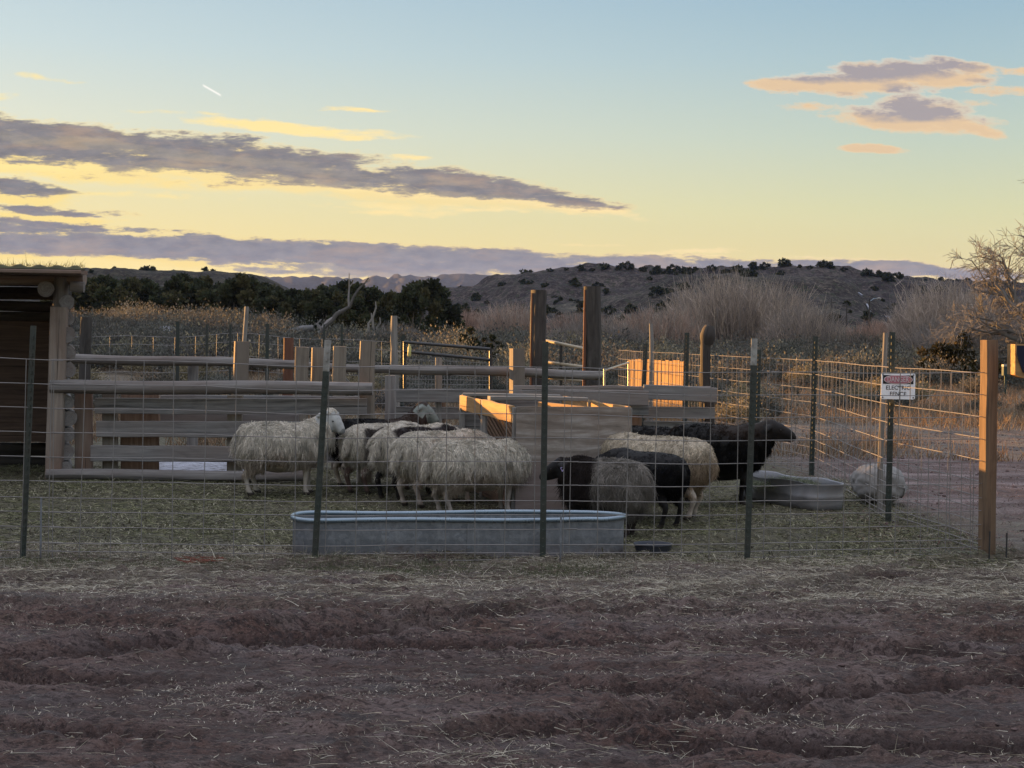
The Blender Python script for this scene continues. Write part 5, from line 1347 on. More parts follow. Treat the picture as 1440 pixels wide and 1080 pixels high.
    at = body.attributes.new('col', 'FLOAT_COLOR', 'POINT'); at.data.foreach_set('color', np.hstack([cc, np.ones((nv,1))]).astype(np.float32).ravel())
    body.materials.clear()
    root = empty('sheep', (X, Y, z0), name_label, 'sheep', group, th); root.scale = (sc, sc, sc)
    link('body', body, M['hide'], root)
    # fleece locks
    body.calc_loop_triangles(); nt = len(body.loop_triangles); tri = np.zeros(nt*3, np.int32); body.loop_triangles.foreach_get('vertices', tri); tri = tri.reshape(-1, 3)
    A, B, C_ = co[tri[:,0]], co[tri[:,1]], co[tri[:,2]]; nr = np.cross(B-A, C_-A); ar = np.linalg.norm(nr, axis=1); nr /= ar[:, None] + 1e-12
    ctr = (A+B+C_)/3; ok = ~headmask(ctr) & ((ctr[:,2] > .305) | ((ctr[:,2] > .19) & (ctr[:,0] < -.20*xl)))
    w = ar * ok * (1 + .5 * (ctr[:,2] > .5)); k = g.choice(nt, n_lock, p=w/w.sum()); u = g.random((n_lock, 2)); fl = u.sum(1) > 1; u[fl] = 1 - u[fl]
    p = A[k] + (B-A)[k]*u[:, :1] + (C_-A)[k]*u[:, 1:]; nn = nr[k]
    # clumping: neighbouring locks lean the same way
    cl = np.stack([vnoise(p[:,0]*26+3, p[:,1]*26, p[:,2]*13), vnoise(p[:,0]*26+31, p[:,1]*26, p[:,2]*13), vnoise(p[:,0]*26, p[:,1]*26+57, p[:,2]*13)*.5], 1)
    dn = np.array([0, 0, -1.0]); top = sstep(.5, .95, nn[:,2])[:, None]
    sidew = 1 - top
    d = nn * (.95 + .2*top) + dn * (.62 * sidew) + np.array([-.10, 0, 0]) + cl * .85 + g.normal(0, .15, (n_lock, 3))
    d /= np.linalg.norm(d, axis=1)[:, None]
    n_ = None; L = .86 * lock * g.uniform(.55, 1.3, n_lock) * (1 - .42*top[:, 0]) * (1 + .30 * vnoise(p[:,0]*12, p[:,1]*12, p[:,2]*6))
    L *= np.where(p[:,2] < .26, .45, np.where(p[:,2] < .36, .8, 1)); nearh = np.linalg.norm(p - H_, axis=1) < .14; L = np.where(nearh, L*.60, L)
    stray = g.random(n_lock) > .985; L = np.where(stray & (top[:,0] > .3), L*1.6, L)
    bend = dn * (.75*sidew + .35*top) - nn * .50 + cl * .35 + g.normal(0, .16, (n_lock, 3))
    base = colf(p, g) * (1 + .22 * vnoise(p[:,0]*40, p[:,1]*40, p[:,2]*20))[:, None] * g.uniform(.62, 1.12, n_lock)[:, None]
    r = g.uniform(.0022, .0050, n_lock)
    link('fleece', vmesh('fleece', [strands(p - nn*.006, d, L, r, base, 4, bend, seed, .15, .13)], True), M['fleece'], root)
    # eyes
    for s in (1, -1):
        bm = bmesh.new(); bmesh.ops.create_uvsphere(bm, u_segments=12, v_segments=8, radius=.0095)
        bmesh.ops.translate(bm, verts=bm.verts, vec=hp + hd*.072 + side*(.0505*s) + upv*.014); em = bpy.data.meshes.new('eye'); bm.to_mesh(em); bm.free(); em.polygons.foreach_set('use_smooth', np.ones(len(em.polygons), bool)); link('eye', em, M['eye'], root)
    if eartag:
        c = hp - hd*.03 + side*(-.155 if eartag < 0 else .155) - upv*.02
        m = bpy.data.meshes.new('ear_tag'); a, b = hd*.009, upv*.018; s2 = side*(.002)
        q = [c+a+b, c-a+b, c-a-b, c+a-b]; m.from_pydata([tuple(x+s2) for x in q] + [tuple(x-s2) for x in q], [], [(0,1,2,3),(7,6,5,4),(0,4,5,1),(1,5,6,2),(2,6,7,3),(3,7,4,0)]); link('ear_tag', m, M['tag'], root)
    return root
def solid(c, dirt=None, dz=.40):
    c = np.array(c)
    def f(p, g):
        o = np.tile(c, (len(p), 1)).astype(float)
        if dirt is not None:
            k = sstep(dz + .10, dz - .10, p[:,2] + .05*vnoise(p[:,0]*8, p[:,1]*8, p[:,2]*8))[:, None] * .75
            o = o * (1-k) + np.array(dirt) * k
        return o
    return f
def patch(c, c2, test, soft=.04):
    f0 = solid(c, np.array(c)*.62 if max(c) > .3 else None)
    def f(p, g):
        o = f0(p, g); k = test(p)[:, None]; return o*(1-k) + np.array(c2)*k
    return f
def at_rump(px, py_feet, th, sc, D=None):
    """centre of a sheep whose rump shows at px"""
    D = D or GD(px, py_feet); r = P(px, py_feet, D); c, s = math.cos(th), math.sin(th)
    return r.x + .47*sc*c, r.y + .47*sc*s
DIRT = (.36,.27,.20)
# 1 standing alone at left, head turned to the camera
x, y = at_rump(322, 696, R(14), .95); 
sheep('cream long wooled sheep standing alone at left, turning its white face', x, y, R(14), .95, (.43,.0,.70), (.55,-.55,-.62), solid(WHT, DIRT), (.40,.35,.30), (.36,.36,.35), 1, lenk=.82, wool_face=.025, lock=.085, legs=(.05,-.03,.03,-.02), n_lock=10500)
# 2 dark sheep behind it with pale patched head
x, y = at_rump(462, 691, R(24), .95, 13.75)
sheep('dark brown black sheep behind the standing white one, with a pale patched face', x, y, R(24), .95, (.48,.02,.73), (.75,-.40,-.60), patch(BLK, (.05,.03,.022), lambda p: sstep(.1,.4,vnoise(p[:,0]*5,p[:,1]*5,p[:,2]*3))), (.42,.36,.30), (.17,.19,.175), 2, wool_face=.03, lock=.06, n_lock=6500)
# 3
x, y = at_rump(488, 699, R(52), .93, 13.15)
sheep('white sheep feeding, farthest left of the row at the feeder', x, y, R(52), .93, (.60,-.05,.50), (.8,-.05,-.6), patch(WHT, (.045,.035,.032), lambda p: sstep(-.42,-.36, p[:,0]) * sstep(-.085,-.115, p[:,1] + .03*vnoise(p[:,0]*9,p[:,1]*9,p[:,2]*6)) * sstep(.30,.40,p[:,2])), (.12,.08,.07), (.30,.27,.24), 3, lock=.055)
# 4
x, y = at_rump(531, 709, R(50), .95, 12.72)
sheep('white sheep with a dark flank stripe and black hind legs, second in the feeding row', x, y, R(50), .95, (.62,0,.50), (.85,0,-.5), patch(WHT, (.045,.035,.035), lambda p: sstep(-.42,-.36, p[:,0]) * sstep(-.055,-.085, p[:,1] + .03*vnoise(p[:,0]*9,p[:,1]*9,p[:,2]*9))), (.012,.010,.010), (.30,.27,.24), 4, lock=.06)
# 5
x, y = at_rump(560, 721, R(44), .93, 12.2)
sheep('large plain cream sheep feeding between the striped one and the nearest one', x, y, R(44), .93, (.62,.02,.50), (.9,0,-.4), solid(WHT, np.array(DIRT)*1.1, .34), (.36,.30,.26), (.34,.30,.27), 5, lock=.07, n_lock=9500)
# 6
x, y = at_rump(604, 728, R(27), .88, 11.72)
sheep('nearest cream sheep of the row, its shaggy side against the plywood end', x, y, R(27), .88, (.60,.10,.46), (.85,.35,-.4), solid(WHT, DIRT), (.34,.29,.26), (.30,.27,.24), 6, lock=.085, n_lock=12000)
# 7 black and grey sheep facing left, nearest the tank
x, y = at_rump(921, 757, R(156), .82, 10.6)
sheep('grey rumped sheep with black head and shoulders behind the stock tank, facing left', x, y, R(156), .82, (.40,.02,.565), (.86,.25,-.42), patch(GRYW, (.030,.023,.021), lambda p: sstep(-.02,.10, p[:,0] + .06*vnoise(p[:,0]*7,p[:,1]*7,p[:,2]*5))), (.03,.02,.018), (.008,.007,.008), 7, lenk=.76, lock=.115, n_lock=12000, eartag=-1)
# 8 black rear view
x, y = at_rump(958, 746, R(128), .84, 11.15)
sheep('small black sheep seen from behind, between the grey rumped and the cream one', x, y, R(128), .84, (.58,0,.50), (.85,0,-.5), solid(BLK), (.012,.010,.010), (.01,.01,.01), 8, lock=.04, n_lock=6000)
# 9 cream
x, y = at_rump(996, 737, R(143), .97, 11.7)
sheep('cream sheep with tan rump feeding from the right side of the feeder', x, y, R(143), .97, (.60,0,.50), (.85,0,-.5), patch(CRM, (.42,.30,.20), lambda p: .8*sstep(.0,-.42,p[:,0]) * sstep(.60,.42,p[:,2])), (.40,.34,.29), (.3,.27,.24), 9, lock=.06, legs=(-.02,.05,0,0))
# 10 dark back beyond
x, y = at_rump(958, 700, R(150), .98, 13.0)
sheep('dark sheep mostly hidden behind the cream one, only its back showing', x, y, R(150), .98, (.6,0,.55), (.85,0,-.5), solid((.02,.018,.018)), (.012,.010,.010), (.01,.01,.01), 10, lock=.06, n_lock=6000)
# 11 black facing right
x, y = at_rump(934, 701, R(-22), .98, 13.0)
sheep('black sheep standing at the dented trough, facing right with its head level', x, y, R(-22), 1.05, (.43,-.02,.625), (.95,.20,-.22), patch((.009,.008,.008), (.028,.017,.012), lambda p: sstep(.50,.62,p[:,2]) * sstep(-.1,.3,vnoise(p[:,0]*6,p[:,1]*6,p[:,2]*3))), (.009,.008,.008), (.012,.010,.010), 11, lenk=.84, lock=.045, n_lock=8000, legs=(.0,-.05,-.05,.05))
# ================================================================ STRAW, GRASS on the ground
def litter(name, n, xr, yr, densf, L, r, cols, label, seed=0, flat=.12, segs=2):
    g = np.random.default_rng(seed); x = g.uniform(*xr, n); y = g.uniform(*yr, n)
    k = g.random(n) < densf(x, y); x, y = x[k], y[k]; n = len(x)
    z = ground_z(x, y) + .003
    d = g.normal(0, 1, (n, 3)); d[:, 2] = np.abs(g.normal(0, flat, n)); d /= np.linalg.norm(d, axis=1)[:, None]
    c = np.asarray(cols)[g.integers(0, len(cols), n)] * g.uniform(.5, 1.25, n)[:, None]
    b = g.normal(0, .28, (n, 3)); b[:, 2] = -np.abs(b[:, 2]) * .3
    o = link(name, vmesh(name, [strands(np.stack([x, y, z], 1), d, g.uniform(*L, n) * g.uniform(.5, 1.2, n), r * g.uniform(.6, 1.3, n), c, segs, b, seed)]), M['straw'])
    props(o, label, None, None, 'stuff'); print(name, n); return o
ST = [(.50,.45,.36), (.34,.30,.24), (.62,.57,.47), (.20,.155,.12), (.42,.36,.27)]
def belt(x, y):
    yy = y + .25 * fbm(x / 1.5, y / 1.5, o=3); b = sstep(7.15, 8.6, yy)
    return np.clip(b * (.25 + 1.1 * sstep(-.12, .28, fbm(x / .55, y / .30, o=4))) + .03, 0, 1)
def fore(x, y):
    a = np.exp(-((x + .25) / .9)**2 - ((y - 5.0) / .28)**2) + np.exp(-((x - .55) / .8)**2 - ((y - 5.45) / .16)**2) * .5 + np.exp(-((x - 1.6) / .4)**2 - ((y - 4.9) / .2)**2) * .8 + np.exp(-((x - .9)/.8)**2 - ((y - 6.6)/.25)**2)*.8
    return np.clip(.035 + .6 * a * sstep(-.2, .3, fbm(x / .3, y / .15, o=3)), 0, 1)
litter('straw', 110000, (-3.9, 4.2), (7.0, 9.9), belt, (.02, .10), .0017, ST, 'dry straw trampled into the mud before the fence', 71)
litter('loose_straw', 46000, (-2.2, 2.4), (4.7, 7.6), fore, (.02, .10), .0014, ST, 'loose straw strewn over the mud of the foreground', 72)
PEN = [(.18,.185,.095), (.26,.26,.14), (.10,.105,.05), (.34,.32,.21), (.06,.055,.035)]
litter('pen_hay', 80000, (-5, 3.3), (9.4, 15.5), lambda x, y: np.clip(.25 + 1.1 * sstep(-.25, .3, fbm(x / .6, y / .8, o=3)), 0, 1) * (x < .33 * y), (.025, .10), .0021, PEN, 'trampled greenish hay covering the pen floor', 73)
litter('side_hay', 16000, (2.3, 4.6), (9.7, 15.5), lambda x, y: np.exp(-((x - 3.05 - .0*y) / .30)**2) * .9 + .05, (.02, .07), .0014, [(.26,.29,.22), (.22,.24,.17), (.32,.33,.27)], 'pale green hay spilled along the foot of the side fence', 74)
# green tufts and taller straw by the fence
g = np.random.default_rng(75); n = 9000
cx = g.choice([-2.6,-2.1,-1.7,-1.15,-.95,-.6,.2,-2.9,-.4,.45], n) + g.normal(0, .16, n); cy = 9.1 + g.normal(0, .14, n) - .25*(g.random(n) > .6)
d = g.normal(0, .45, (n, 3)); d[:, 2] = 1; d /= np.linalg.norm(d, axis=1)[:, None]
c = np.array([(.075,.095,.045), (.10,.115,.055), (.16,.15,.085)])[g.integers(0, 3, n)] * g.uniform(.6, 1.2, n)[:, None]; b = g.normal(0, .4, (n, 3)); b[:, 2] = -.2
props(link('grass', vmesh('grass', [strands(np.stack([cx, cy, ground_z(cx, cy)], 1), d, g.uniform(.015, .05, n), np.full(n, .0011), c, 2, b)]), M['straw']), 'short green grass sprouting along the front fence', None, None, 'stuff')
n = 420; cx = g.uniform(-3.2, 3.6, n); cy = 9.25 + g.normal(0, .12, n) + .04*cx
d = g.normal(0, .25, (n, 3)); d[:, 2] = 1; d /= np.linalg.norm(d, axis=1)[:, None]
props(link('dry_stubble', vmesh('dry_stubble', [strands(np.stack([cx, cy, ground_z(cx, cy)], 1), d, g.uniform(.02, .085, n), np.full(n, .0014), np.tile((.34,.31,.24), (n, 1)), 2, g.normal(0, .2, (n, 3)))]), M['straw']), 'pale dry stubble standing under the front fence', None, None, 'stuff')
# chaff, crumbs and dung: tiny flat flecks, pale and dark
def flecks(name, n, xr, yr, densf, s, cols, label, seed):
    g = np.random.default_rng(seed); x = g.uniform(*xr, n); y = g.uniform(*yr, n); k = (g.random(n) < densf(x, y)) & (np.abs(x) < .35 * y + .15); x, y = x[k], y[k]; n = len(x)
    z = ground_z(x, y); a = g.uniform(0, math.pi, n); L = g.uniform(*s, n); w = L * g.uniform(.05, .20, n); tz = g.normal(0, .35, n) * L
    p = np.stack([x, y, z + .003 + np.abs(tz) * .5], 1); dx_ = np.stack([np.cos(a) * L, np.sin(a) * L, tz], 1) * .5; dy_ = np.stack([-np.sin(a) * w, np.cos(a) * w, g.normal(0, .3, n) * w], 1) * .5
    V = np.stack([p - dx_ - dy_, p + dx_ - dy_, p + dx_ + dy_, p - dx_ + dy_], 1).reshape(-1, 3)
    c = np.asarray(cols)[g.integers(0, len(cols), n)] * g.uniform(.6, 1.25, n)[:, None]
    props(link(name, vmesh(name, [(V, np.arange(4*n).reshape(-1, 4), np.repeat(c, 4, 0))]), M['straw']), label, None, None, 'stuff'); print(name, n)
CH = [(.46,.41,.33), (.34,.29,.23), (.56,.51,.43), (.05,.035,.03), (.035,.026,.022), (.15,.09,.075)]
flecks('chaff', 420000, (-3.8, 3.9), (4.6, 9.8), lambda x, y: np.clip(.05 + 1.0 * sstep(6.9, 8.4, y + .3*fbm(x/1.5, y/1.5, o=3)) * (.3 + sstep(-.2, .25, fbm(x/.5, y/.25, o=4))) + .5 * sstep(.05, .4, fbm(x/.9+9, y/.3, o=4)), 0, 1), (.004, .016), CH, 'chaff and crumbs strewn over the trampled ground', 81)
flecks('pen_chaff', 260000, (-5, 3.4), (9.4, 15.5), lambda x, y: np.clip(.45 + .8 * fbm(x/.5, y/.6, o=4), 0, 1), (.010, .034), [(.26,.25,.165), (.19,.185,.11), (.36,.33,.25), (.05,.045,.03), (.04,.033,.022), (.12,.115,.065), (.07,.055,.04)], 'chaff and droppings covering the pen floor', 82)
flecks('yard_gravel', 110000, (2.4, 8.8), (10, 25), lambda x, y: np.clip(.5 + .8 * fbm(x/.9, y/1.2, o=4), 0, 1), (.008, .032), [(.30,.22,.21), (.12,.065,.055), (.07,.04,.035), (.22,.13,.11)], 'crumbled reddish soil of the yard at right', 83)
# clods of mud
g = random.Random(9); V = []; F = []; C = []
bm = bmesh.new(); bmesh.ops.create_icosphere(bm, subdivisions=2, radius=1); bm.verts.ensure_lookup_table()
iv = np.array([v.co[:] for v in bm.verts]); iff = np.array([[v.index for v in f.verts] for f in bm.faces]); bm.free()
nn = 0
for i in range(1500):
    if i < 900:
        x, y = g.uniform(-3.6, 3.9), g.uniform(4.7, 9.2); s = g.uniform(.003, .009)
        if fbm(np.array(x/.5), np.array(y/.22), o=3) < .12: continue
    else: x, y = g.uniform(2.6, 8.5), g.uniform(10.5, 24); s = g.uniform(.005, .016)
    if abs(x) > .36*y + .2: continue
    q = iv * (1 + .35 * vnoise(iv[:,0]*1.7 + i, iv[:,1]*1.7, iv[:,2]*1.7))[:, None] * np.array([s*g.uniform(.9,1.8), s*g.uniform(.9,1.5), s*.7])
    z = float(ground_z(np.array([x]), np.array([y]))[0]); V.append(q + [x, y, z + s*.2]); F.append(iff + nn*len(iv)); C.append(np.tile(np.array((.11,.075,.072)) * g.uniform(.7, 1.4), (len(iv), 1))); nn += 1
props(link('mud_clods', np_mesh('mud_clods', np.concatenate(V), [np.concatenate(F)], {'col': ('FLOAT_COLOR', np.concatenate(C))}, True), M['rock']), 'small clods of mud scattered over the ground', None, None, 'stuff')

# unseen bank added left of the view, between the pens and the low sun: it throws the shade that lies over the pens
bx = [(-10.6, 1), (-12.2, 9), (-13.6, 17), (-15.0, 26), (-18.5, 40), (-30, 70)]
na, nc = 240, 17; Vb = []
for i in range(na):
    t_ = i / (na - 1) * (len(bx) - 1); k = min(int(t_), len(bx) - 2); f_ = t_ - k; X0 = bx[k][0]*(1-f_) + bx[k+1][0]*f_; Y0 = bx[k][1]*(1-f_) + bx[k+1][1]*f_
    hh = min(1, (na - 1 - i) / 24) * (SHADE_BANK_H + .24 * max(0, Y0 - 49)) + .30 * float(fbm(np.array(i*.09), np.array(2.0), o=4)) + .012 * max(0, Y0 - 20)
    for j in range(nc):
        q = -1 + 2*j/(nc-1); Vb.append((X0 + q*2.6, Y0, hh * (math.cos(q * math.pi / 2) ** 1.5 if abs(q) < 1 else 0) - .05 + .04*float(vnoise(np.array(i*.5), np.array(j*.8))) + float(base_z(np.array(X0), np.array(Y0)))))
ix = np.arange(na*nc).reshape(na, nc); fq = np.stack([ix[:-1,:-1], ix[:-1,1:], ix[1:,1:], ix[1:,:-1]], -1).reshape(-1, 4)
props(link('shade_bank', np_mesh('shade_bank', Vb, [fq], smooth=True), M['ground']), kind='structure')

# unseen hill added outside the left edge of the view; it keeps the last sun off the brush and the mesa
na, nc = 160, 25; Vb = []
for i in range(na):
    D_ = 84 + 900 * (i / (na - 1)) ** 1.4; cx_ = -.395 * D_ - 26 - .05*D_; hh = (9.5 + .105 * (D_ - 84)) * (1 - (1 - min(1, i / 26)) ** 2) ; wd = 26 + .05 * D_
    for j in range(nc):
        q = -1 + 2*j/(nc-1); Vb.append((cx_ + q*wd, D_, hh * (math.cos(q * math.pi / 2) ** 2) + 1.4 * (1 - abs(q)) * float(fbm(np.array(i*.3), np.array(j*.5), o=3)) - .5 + float(base_z(np.array(cx_), np.array(D_)))))
ix = np.arange(na*nc).reshape(na, nc); fq = np.stack([ix[:-1,:-1], ix[:-1,1:], ix[1:,1:], ix[1:,:-1]], -1).reshape(-1, 4)
props(link('shade_hill', np_mesh('shade_hill', Vb, [fq], smooth=True), hill_left.data.materials[0]), kind='structure')

# ================================================================ LIGHT
SUN_AZ, SUN_EL = R(-52), R(SUN_ELD)          # azimuth measured from straight ahead, negative = left
sd = Vector((math.sin(SUN_AZ) * math.cos(SUN_EL), math.cos(SUN_AZ) * math.cos(SUN_EL), math.sin(SUN_EL)))
su = bpy.data.lights.new('sun', 'SUN'); su.energy = SUN_E; su.angle = R(.5); su.color = (1.0, .50, .14)
so = bpy.data.objects.new('sun', su); COL.objects.link(so); so.rotation_euler = (-sd).to_track_quat('-Z', 'Y').to_euler()

W = bpy.data.worlds.new('World'); SC.world = W; W.use_nodes = True; wt = W.node_tree; wt.nodes.clear()
class WT(NT):
    def __init__(s): s.t = wt; s.out = s.n('ShaderNodeOutputWorld')
t = WT()
dv_ = t.n('ShaderNodeTexCoord').outputs['Generated']; sp_ = t.n('ShaderNodeSeparateXYZ'); t.l(dv_, sp_.inputs[0])
dx, dy, dz = sp_.outputs
sky = t.n('ShaderNodeTexSky', sky_type='NISHITA', sun_disc=False, sun_elevation=SUN_EL, sun_rotation=SUN_AZ, altitude=1500, air_density=1.0, dust_density=1.2, ozone_density=1.5)
# elevation / azimuth in degrees
el = t.math('MULTIPLY', t.math('ARCSINE', dz), 57.29578)
az = t.math('MULTIPLY', t.math('ARCTAN2', dx, dy), 57.29578)          # 0 ahead, + right
front = t.math('GREATER_THAN', dy, -.2)
# clear evening gradient
elr = t.math('MULTIPLY', el, 1/90.0, clamp=True)
L_ = lambda *a: srgb(*a)
grad_r = t.ramp(elr, [(0.0, L_(206,178,158)), (.032, L_(220,202,146)), (.055, L_(206,204,158)), (.082, L_(186,198,180)), (.115, L_(162,186,192)), (.14, L_(146,176,192)), (.30, L_(190,204,222)), (.6, L_(220,222,234)), (1.0, L_(226,226,238))])
grad_l = t.ramp(elr, [(0.0, L_(255,204,96)), (.028, L_(250,216,122)), (.055, L_(236,216,160)), (.085, L_(220,218,196)), (.115, L_(200,212,210)), (.14, L_(188,204,208)), (.30, L_(200,210,224)), (.6, L_(222,222,234)), (1.0, L_(226,226,238))])
azf = t.ramp(t.math('ADD', t.math('MULTIPLY', az, 1/50.0), .55, clamp=True), [(0.0, (0,0,0)), (.85, (1,1,1))])
grad = t.mix(azf, grad_l, grad_r)
nish = t.mix(1.0, sky.outputs[0], (.55,.55,.55,1), 'MULTIPLY')
base = t.mix(.04, grad, nish)
# ---- clouds: lens shaped banks placed by bearing (u) and height (v), edges broken by noise
u = t.math('DIVIDE', dx, t.math('MAXIMUM', dy, .05)); v = t.math('DIVIDE', dz, t.math('MAXIMUM', dy, .05))
cmb = t.n('ShaderNodeCombineXYZ'); t.l(u, cmb.inputs[0]); t.l(v, cmb.inputs[1])
nz1 = t.n('ShaderNodeTexNoise'); t.l(t.mapping(cmb.outputs[0], (9, 30, 1)), nz1.inputs[0]); nz1.inputs['Scale'].default_value = 1.6; nz1.inputs['Detail'].default_value = 7; nz1.inputs['Roughness'].default_value = .62
wsp = t.n('ShaderNodeSeparateColor'); t.l(nz1.outputs['Color'], wsp.inputs[0])
uw = t.math('ADD', u, t.math('MULTIPLY', t.math('SUBTRACT', wsp.outputs[0], .5), .06)); vw = t.math('ADD', v, t.math('MULTIPLY', t.math('SUBTRACT', wsp.outputs[1], .5), .016))
nz2 = t.noise(t.mapping(cmb.outputs[0], (15, 66, 1)), 1.0, 9, .70)
nz3 = t.noise(t.mapping(cmb.outputs[0], (60, 170, 1), (3, 1, 0)), 1.0, 6, .65)
def uv(px, py):
    du, dv2 = (px - CX) / FPX, (CY - py) / FPX; return du*cr - dv2*sr, du*sr + dv2*cr
# px, py, half width px, half height px, tilt, weight, flat-bottom
BANKS = [(40,198,340,42,.11,1.1),(300,222,290,33,.07,1.1),(470,240,290,29,.09,1.0),(640,262,230,23,.09,1.0),(770,279,130,11,.06,1.0),(330,205,90,16,.0,.9),(20,262,110,13,.05,.95),(60,292,130,8,.05,.8),(20,318,190,13,.06,.9),(150,322,150,8,.08,.75),
         (120,342,440,20,.02,1.2),(420,354,340,24,.03,1.2),(660,368,280,26,.03,1.2),(900,372,260,20,.02,1.0),(1080,376,330,16,.01,1.1),(1260,378,230,13,.02,1.0),(560,380,300,14,.0,1.0),(60,312,150,10,.07,.8)]
def bank(lst, uw, vw):
    acc = None; rel = None
    for px, py, rx, ry, tl, wgt in lst:
        cu, cv = uv(px, py); ax = t.math('MULTIPLY', t.math('SUBTRACT', uw, cu), FPX / rx)
        ay = t.math('MULTIPLY', t.math('ADD', t.math('SUBTRACT', vw, cv), t.math('MULTIPLY', t.math('SUBTRACT', uw, cu), tl)), FPX / ry)
        r2 = t.math('ADD', t.math('MULTIPLY', ax, ax), t.math('MULTIPLY', ay, ay))
        d = t.math('MULTIPLY', t.math('SUBTRACT', 1.0, r2), wgt)
        acc = d if acc is None else t.math('MAXIMUM', acc, d)
    return acc
dA = bank(BANKS, uw, vw)
nz5 = t.noise(t.mapping(cmb.outputs[0], (48, 230, 1), (5, 2, 0)), 1.0, 6, .7)
dens = t.math('ADD', t.math('ADD', dA, t.math('MULTIPLY', t.math('SUBTRACT', nz2, .52), 3.2)), t.math('MULTIPLY', t.math('SUBTRACT', nz5, .5), 1.7))
mA = t.ramp(dens, [(-.0, (0,0,0)), (.52, (1,1,1))])
thick = t.ramp(dens, [(.16, (0,0,0)), (.42, (.85,.85,.85)), (.7, (1,1,1))])
# body colour: blue violet high, mauve lower; rims gold on the sun side
body = t.mix(t.ramp(nz3, [(.38, (0,0,0)), (.62, (1,1,1))]), (*L_(94,98,114), 1), (*L_(146,142,146), 1))
elmix = t.ramp(t.math('MULTIPLY', el, 1/8.0, clamp=True), [(.2, L_(134,138,166)), (.62, L_(104,107,122))])
body = t.mix(.55, body, elmix)
warm = t.ramp(nz2, [(.50, (0,0,0)), (.66, (1,1,1))])
body = t.mix(t.math('MULTIPLY', warm, .28), body, (*L_(214,172,132), 1))
rim = t.mix(azf, (*L_(255,228,140), 1), (*L_(240,204,158), 1))
colA = t.mix(thick, rim, body)
dB = bank(BANKS, uw, t.math('ADD', vw, .0052))
under = t.ramp(t.math('ADD', dB, t.math('MULTIPLY', t.math('SUBTRACT', nz2, .52), 2.2)), [(-.0, (0,0,0)), (.45, (1,1,1))])
ug = t.mix(azf, (*L_(255,226,120), 1), (*L_(248,216,160), 1))
base_u = t.mix(t.math('MULTIPLY', t.math('MULTIPLY', under, .9), t.math('SUBTRACT', 1.0, t.math('MULTIPLY', azf, .55))), base, ug)
sky1 = t.mix(t.math('MULTIPLY', mA, .95), base_u, colA)
# glow strips just under the banks
GL = [(250,218,480,10,.09,.8),(520,264,430,9,.09,.8),(300,382,420,9,.0,1.3),(60,372,300,12,.0,1.3),(400,378,130,12,.02,1.3),(540,386,120,5,.0,1.2),(110,238,260,8,.03,.9),(700,297,140,7,.04,.5),(560,291,160,6,.03,.45),(180,273,160,6,.02,.6),(400,180,190,9,.06,.9),(250,160,90,6,.04,.6),(480,191,110,6,.05,.7),(560,297,120,6,.02,.6),(690,298,70,5,.02,.9),(590,222,30,5,.0,.7),(500,157,50,4,0,.5),(70,109,52,6,.02,.8),(8,138,30,5,0,.3),(990,352,120,4,.0,.5),(820,342,60,3,0,.5),(1080,362,250,3,.01,.5)]
dG = bank(GL, uw, vw); mG = t.ramp(t.math('ADD', dG, t.math('MULTIPLY', t.math('SUBTRACT', nz2, .5), 3.2)), [(.1, (0,0,0)), (.75, (1,1,1))])
glow = t.mix(azf, (*L_(255,230,140), 1), (*L_(252,226,176), 1))
sky1 = t.mix(t.math('MULTIPLY', t.math('MULTIPLY', mG, .95), t.math('SUBTRACT', 1.0, t.math('MULTIPLY', thick, .9))), sky1, glow)
# cumulus at right : orange bellies, grey tops
CU = [(1195,118,140,19,-.02,1.3),(1125,121,85,12,.03,1.2),(1215,98,42,15,.02,1.1),(1290,104,125,20,.0,1.3),(1345,92,72,11,.10,1.1),(1285,171,125,20,.05,1.3),(1300,154,72,24,.10,1.3),(1365,182,46,12,.25,1.0),(1228,210,50,7,.02,1.3),(1150,150,55,8,.04,.5),(1195,150,70,5,.0,.35),(1400,128,60,8,.02,.55),(1440,100,60,6,.02,.5),(1370,105,50,5,0,.4),(1350,155,20,6,0,.35),(1390,145,30,5,0,.3),(1190,128,70,8,.0,.9),(1248,182,40,8,0,.6)]
uw2 = t.math('ADD', u, t.math('MULTIPLY', t.math('SUBTRACT', wsp.outputs[0], .5), .018)); vw2 = t.math('ADD', v, t.math('MULTIPLY', t.math('SUBTRACT', wsp.outputs[1], .5), .010))
nz4 = t.noise(t.mapping(cmb.outputs[0], (46, 120, 1), (7, 0, 0)), 1.0, 8, .68)
dC = bank(CU, uw2, vw2); dCn = t.math('ADD', dC, t.math('MULTIPLY', t.math('SUBTRACT', nz4, .5), 3.0))
mC = t.ramp(dCn, [(-.0, (0,0,0)), (.6, (1,1,1))]); tC = t.ramp(dCn, [(.15, (0,0,0)), (.85, (1,1,1))])
dUp = bank(CU, uw2, t.math('ADD', vw2, -.0075))     # density a little lower down: small there = belly
belly = t.ramp(t.math('ADD', dUp, t.math('MULTIPLY', t.math('SUBTRACT', nz4, .5), 2.2)), [(.1, (1,1,1)), (1.0, (0,0,0))])
cc = t.mix(tC, (*L_(244,222,190), 1), (*L_(160,150,154), 1)); cc = t.mix(t.math('MULTIPLY', belly, .8), cc, (*L_(236,200,152), 1))
skyC = t.mix(t.math('MULTIPLY', mC, .92), base, cc)
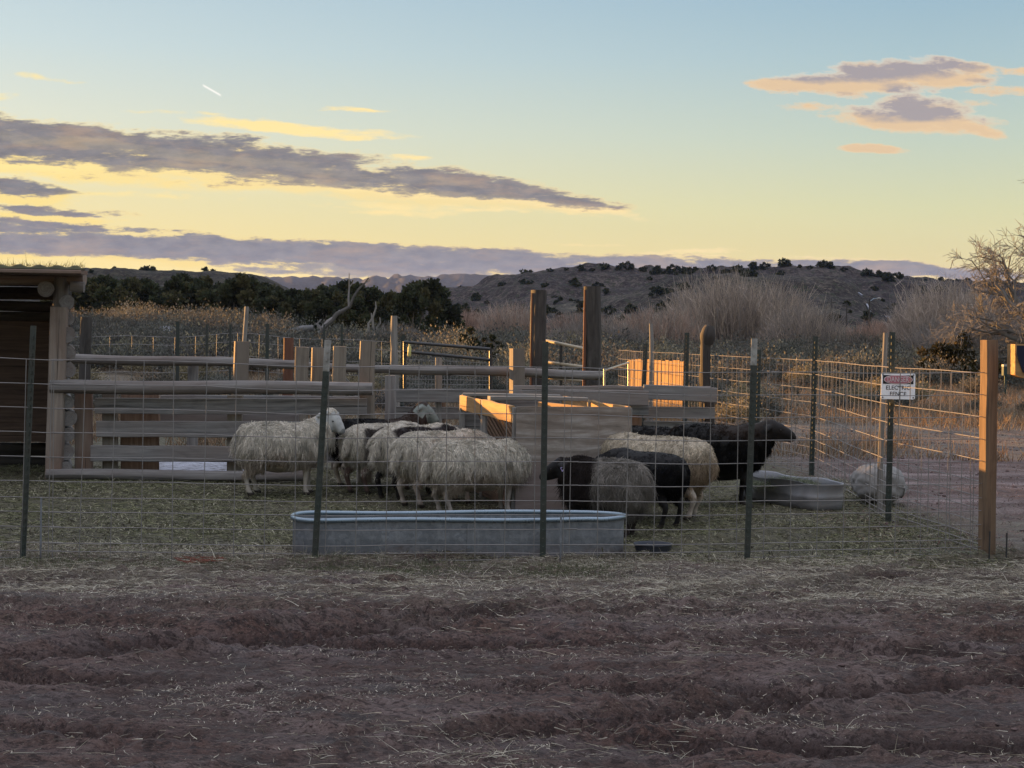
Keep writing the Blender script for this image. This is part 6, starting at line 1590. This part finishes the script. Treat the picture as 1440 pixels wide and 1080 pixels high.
# short vapour trail
cu, cv = uv(298, 127); a_ = t.math('SUBTRACT', u, cu); b_ = t.math('ADD', t.math('SUBTRACT', v, cv), t.math('MULTIPLY', a_, .55))
tm = t.math('MULTIPLY', t.ramp(t.math('MULTIPLY', t.math('ABSOLUTE', b_), FPX / 2.2), [(.3, (1,1,1)), (1, (0,0,0))]), t.ramp(t.math('MULTIPLY', t.math('ABSOLUTE', a_), FPX / 14), [(.8, (1,1,1)), (1, (0,0,0))]))
sky1 = t.mix(t.math('MULTIPLY', t.math('MULTIPLY', tm, front), .8), sky1, (1, .97, .9, 1))
stg = t.math('MULTIPLY', t.math('ADD', 1.0, t.math('MULTIPLY', t.ramp(elr, [(.18, (0,0,0)), (.6, (1,1,1))]), .6)), SKY_K)
def BG(c, k):
    b = t.n('ShaderNodeBackground'); t.l(c, b.inputs[0])
    if isinstance(k, float): b.inputs[1].default_value = k
    else: t.l(k, b.inputs[1])
    return b.outputs[0]
def MS(f, a, b):
    m_ = t.n('ShaderNodeMixShader'); t.l(f, m_.inputs[0]); t.l(a, m_.inputs[1]); t.l(b, m_.inputs[2]); return m_.outputs[0]
# the clouded parts of the sky are only worked out where there are clouds
inC = t.math('MULTIPLY', t.math('GREATER_THAN', u, .12), t.math('GREATER_THAN', v, .085))
inF = t.math('MULTIPLY', t.math('MULTIPLY', t.math('GREATER_THAN', dy, .5), t.math('LESS_THAN', v, .24)), t.math('GREATER_THAN', v, -.02))
t.l(MS(inF, BG(base, stg), MS(inC, BG(sky1, SKY_K), BG(skyC, SKY_K))), t.out.inputs[0])
W.cycles.sampling_method = 'MANUAL'; W.cycles.sample_map_resolution = 512

# ================================================================ AIR
if HAZE > 0:
    hz = MB(); hz.box((0, 2350, 74), (9200, 4900, 151.0))
    t = NT('haze_air'); t.m.node_tree.nodes.clear(); t.out = t.n('ShaderNodeOutputMaterial')
    vo = t.n('ShaderNodeVolumePrincipled'); vo.inputs['Color'].default_value = (.40, .55, 1.0, 1); vo.inputs['Density'].default_value = HAZE; vo.inputs['Anisotropy'].default_value = 0.0
    t.l(vo.outputs[0], t.out.inputs['Volume']); o = hz.build('haze', t.m); props(o, None, None, None, 'stuff')

SC.view_settings.view_transform = 'Standard'; SC.view_settings.look = 'None'; SC.view_settings.exposure = EXPO; SC.view_settings.gamma = 1
SC.cycles.use_denoising = True; SC.cycles.max_bounces = 3; SC.cycles.diffuse_bounces = 2; SC.cycles.glossy_bounces = 2; SC.cycles.transmission_bounces = 2; SC.cycles.volume_bounces = 0; SC.cycles.sample_clamp_indirect = 4
SC.cycles.use_adaptive_sampling = False
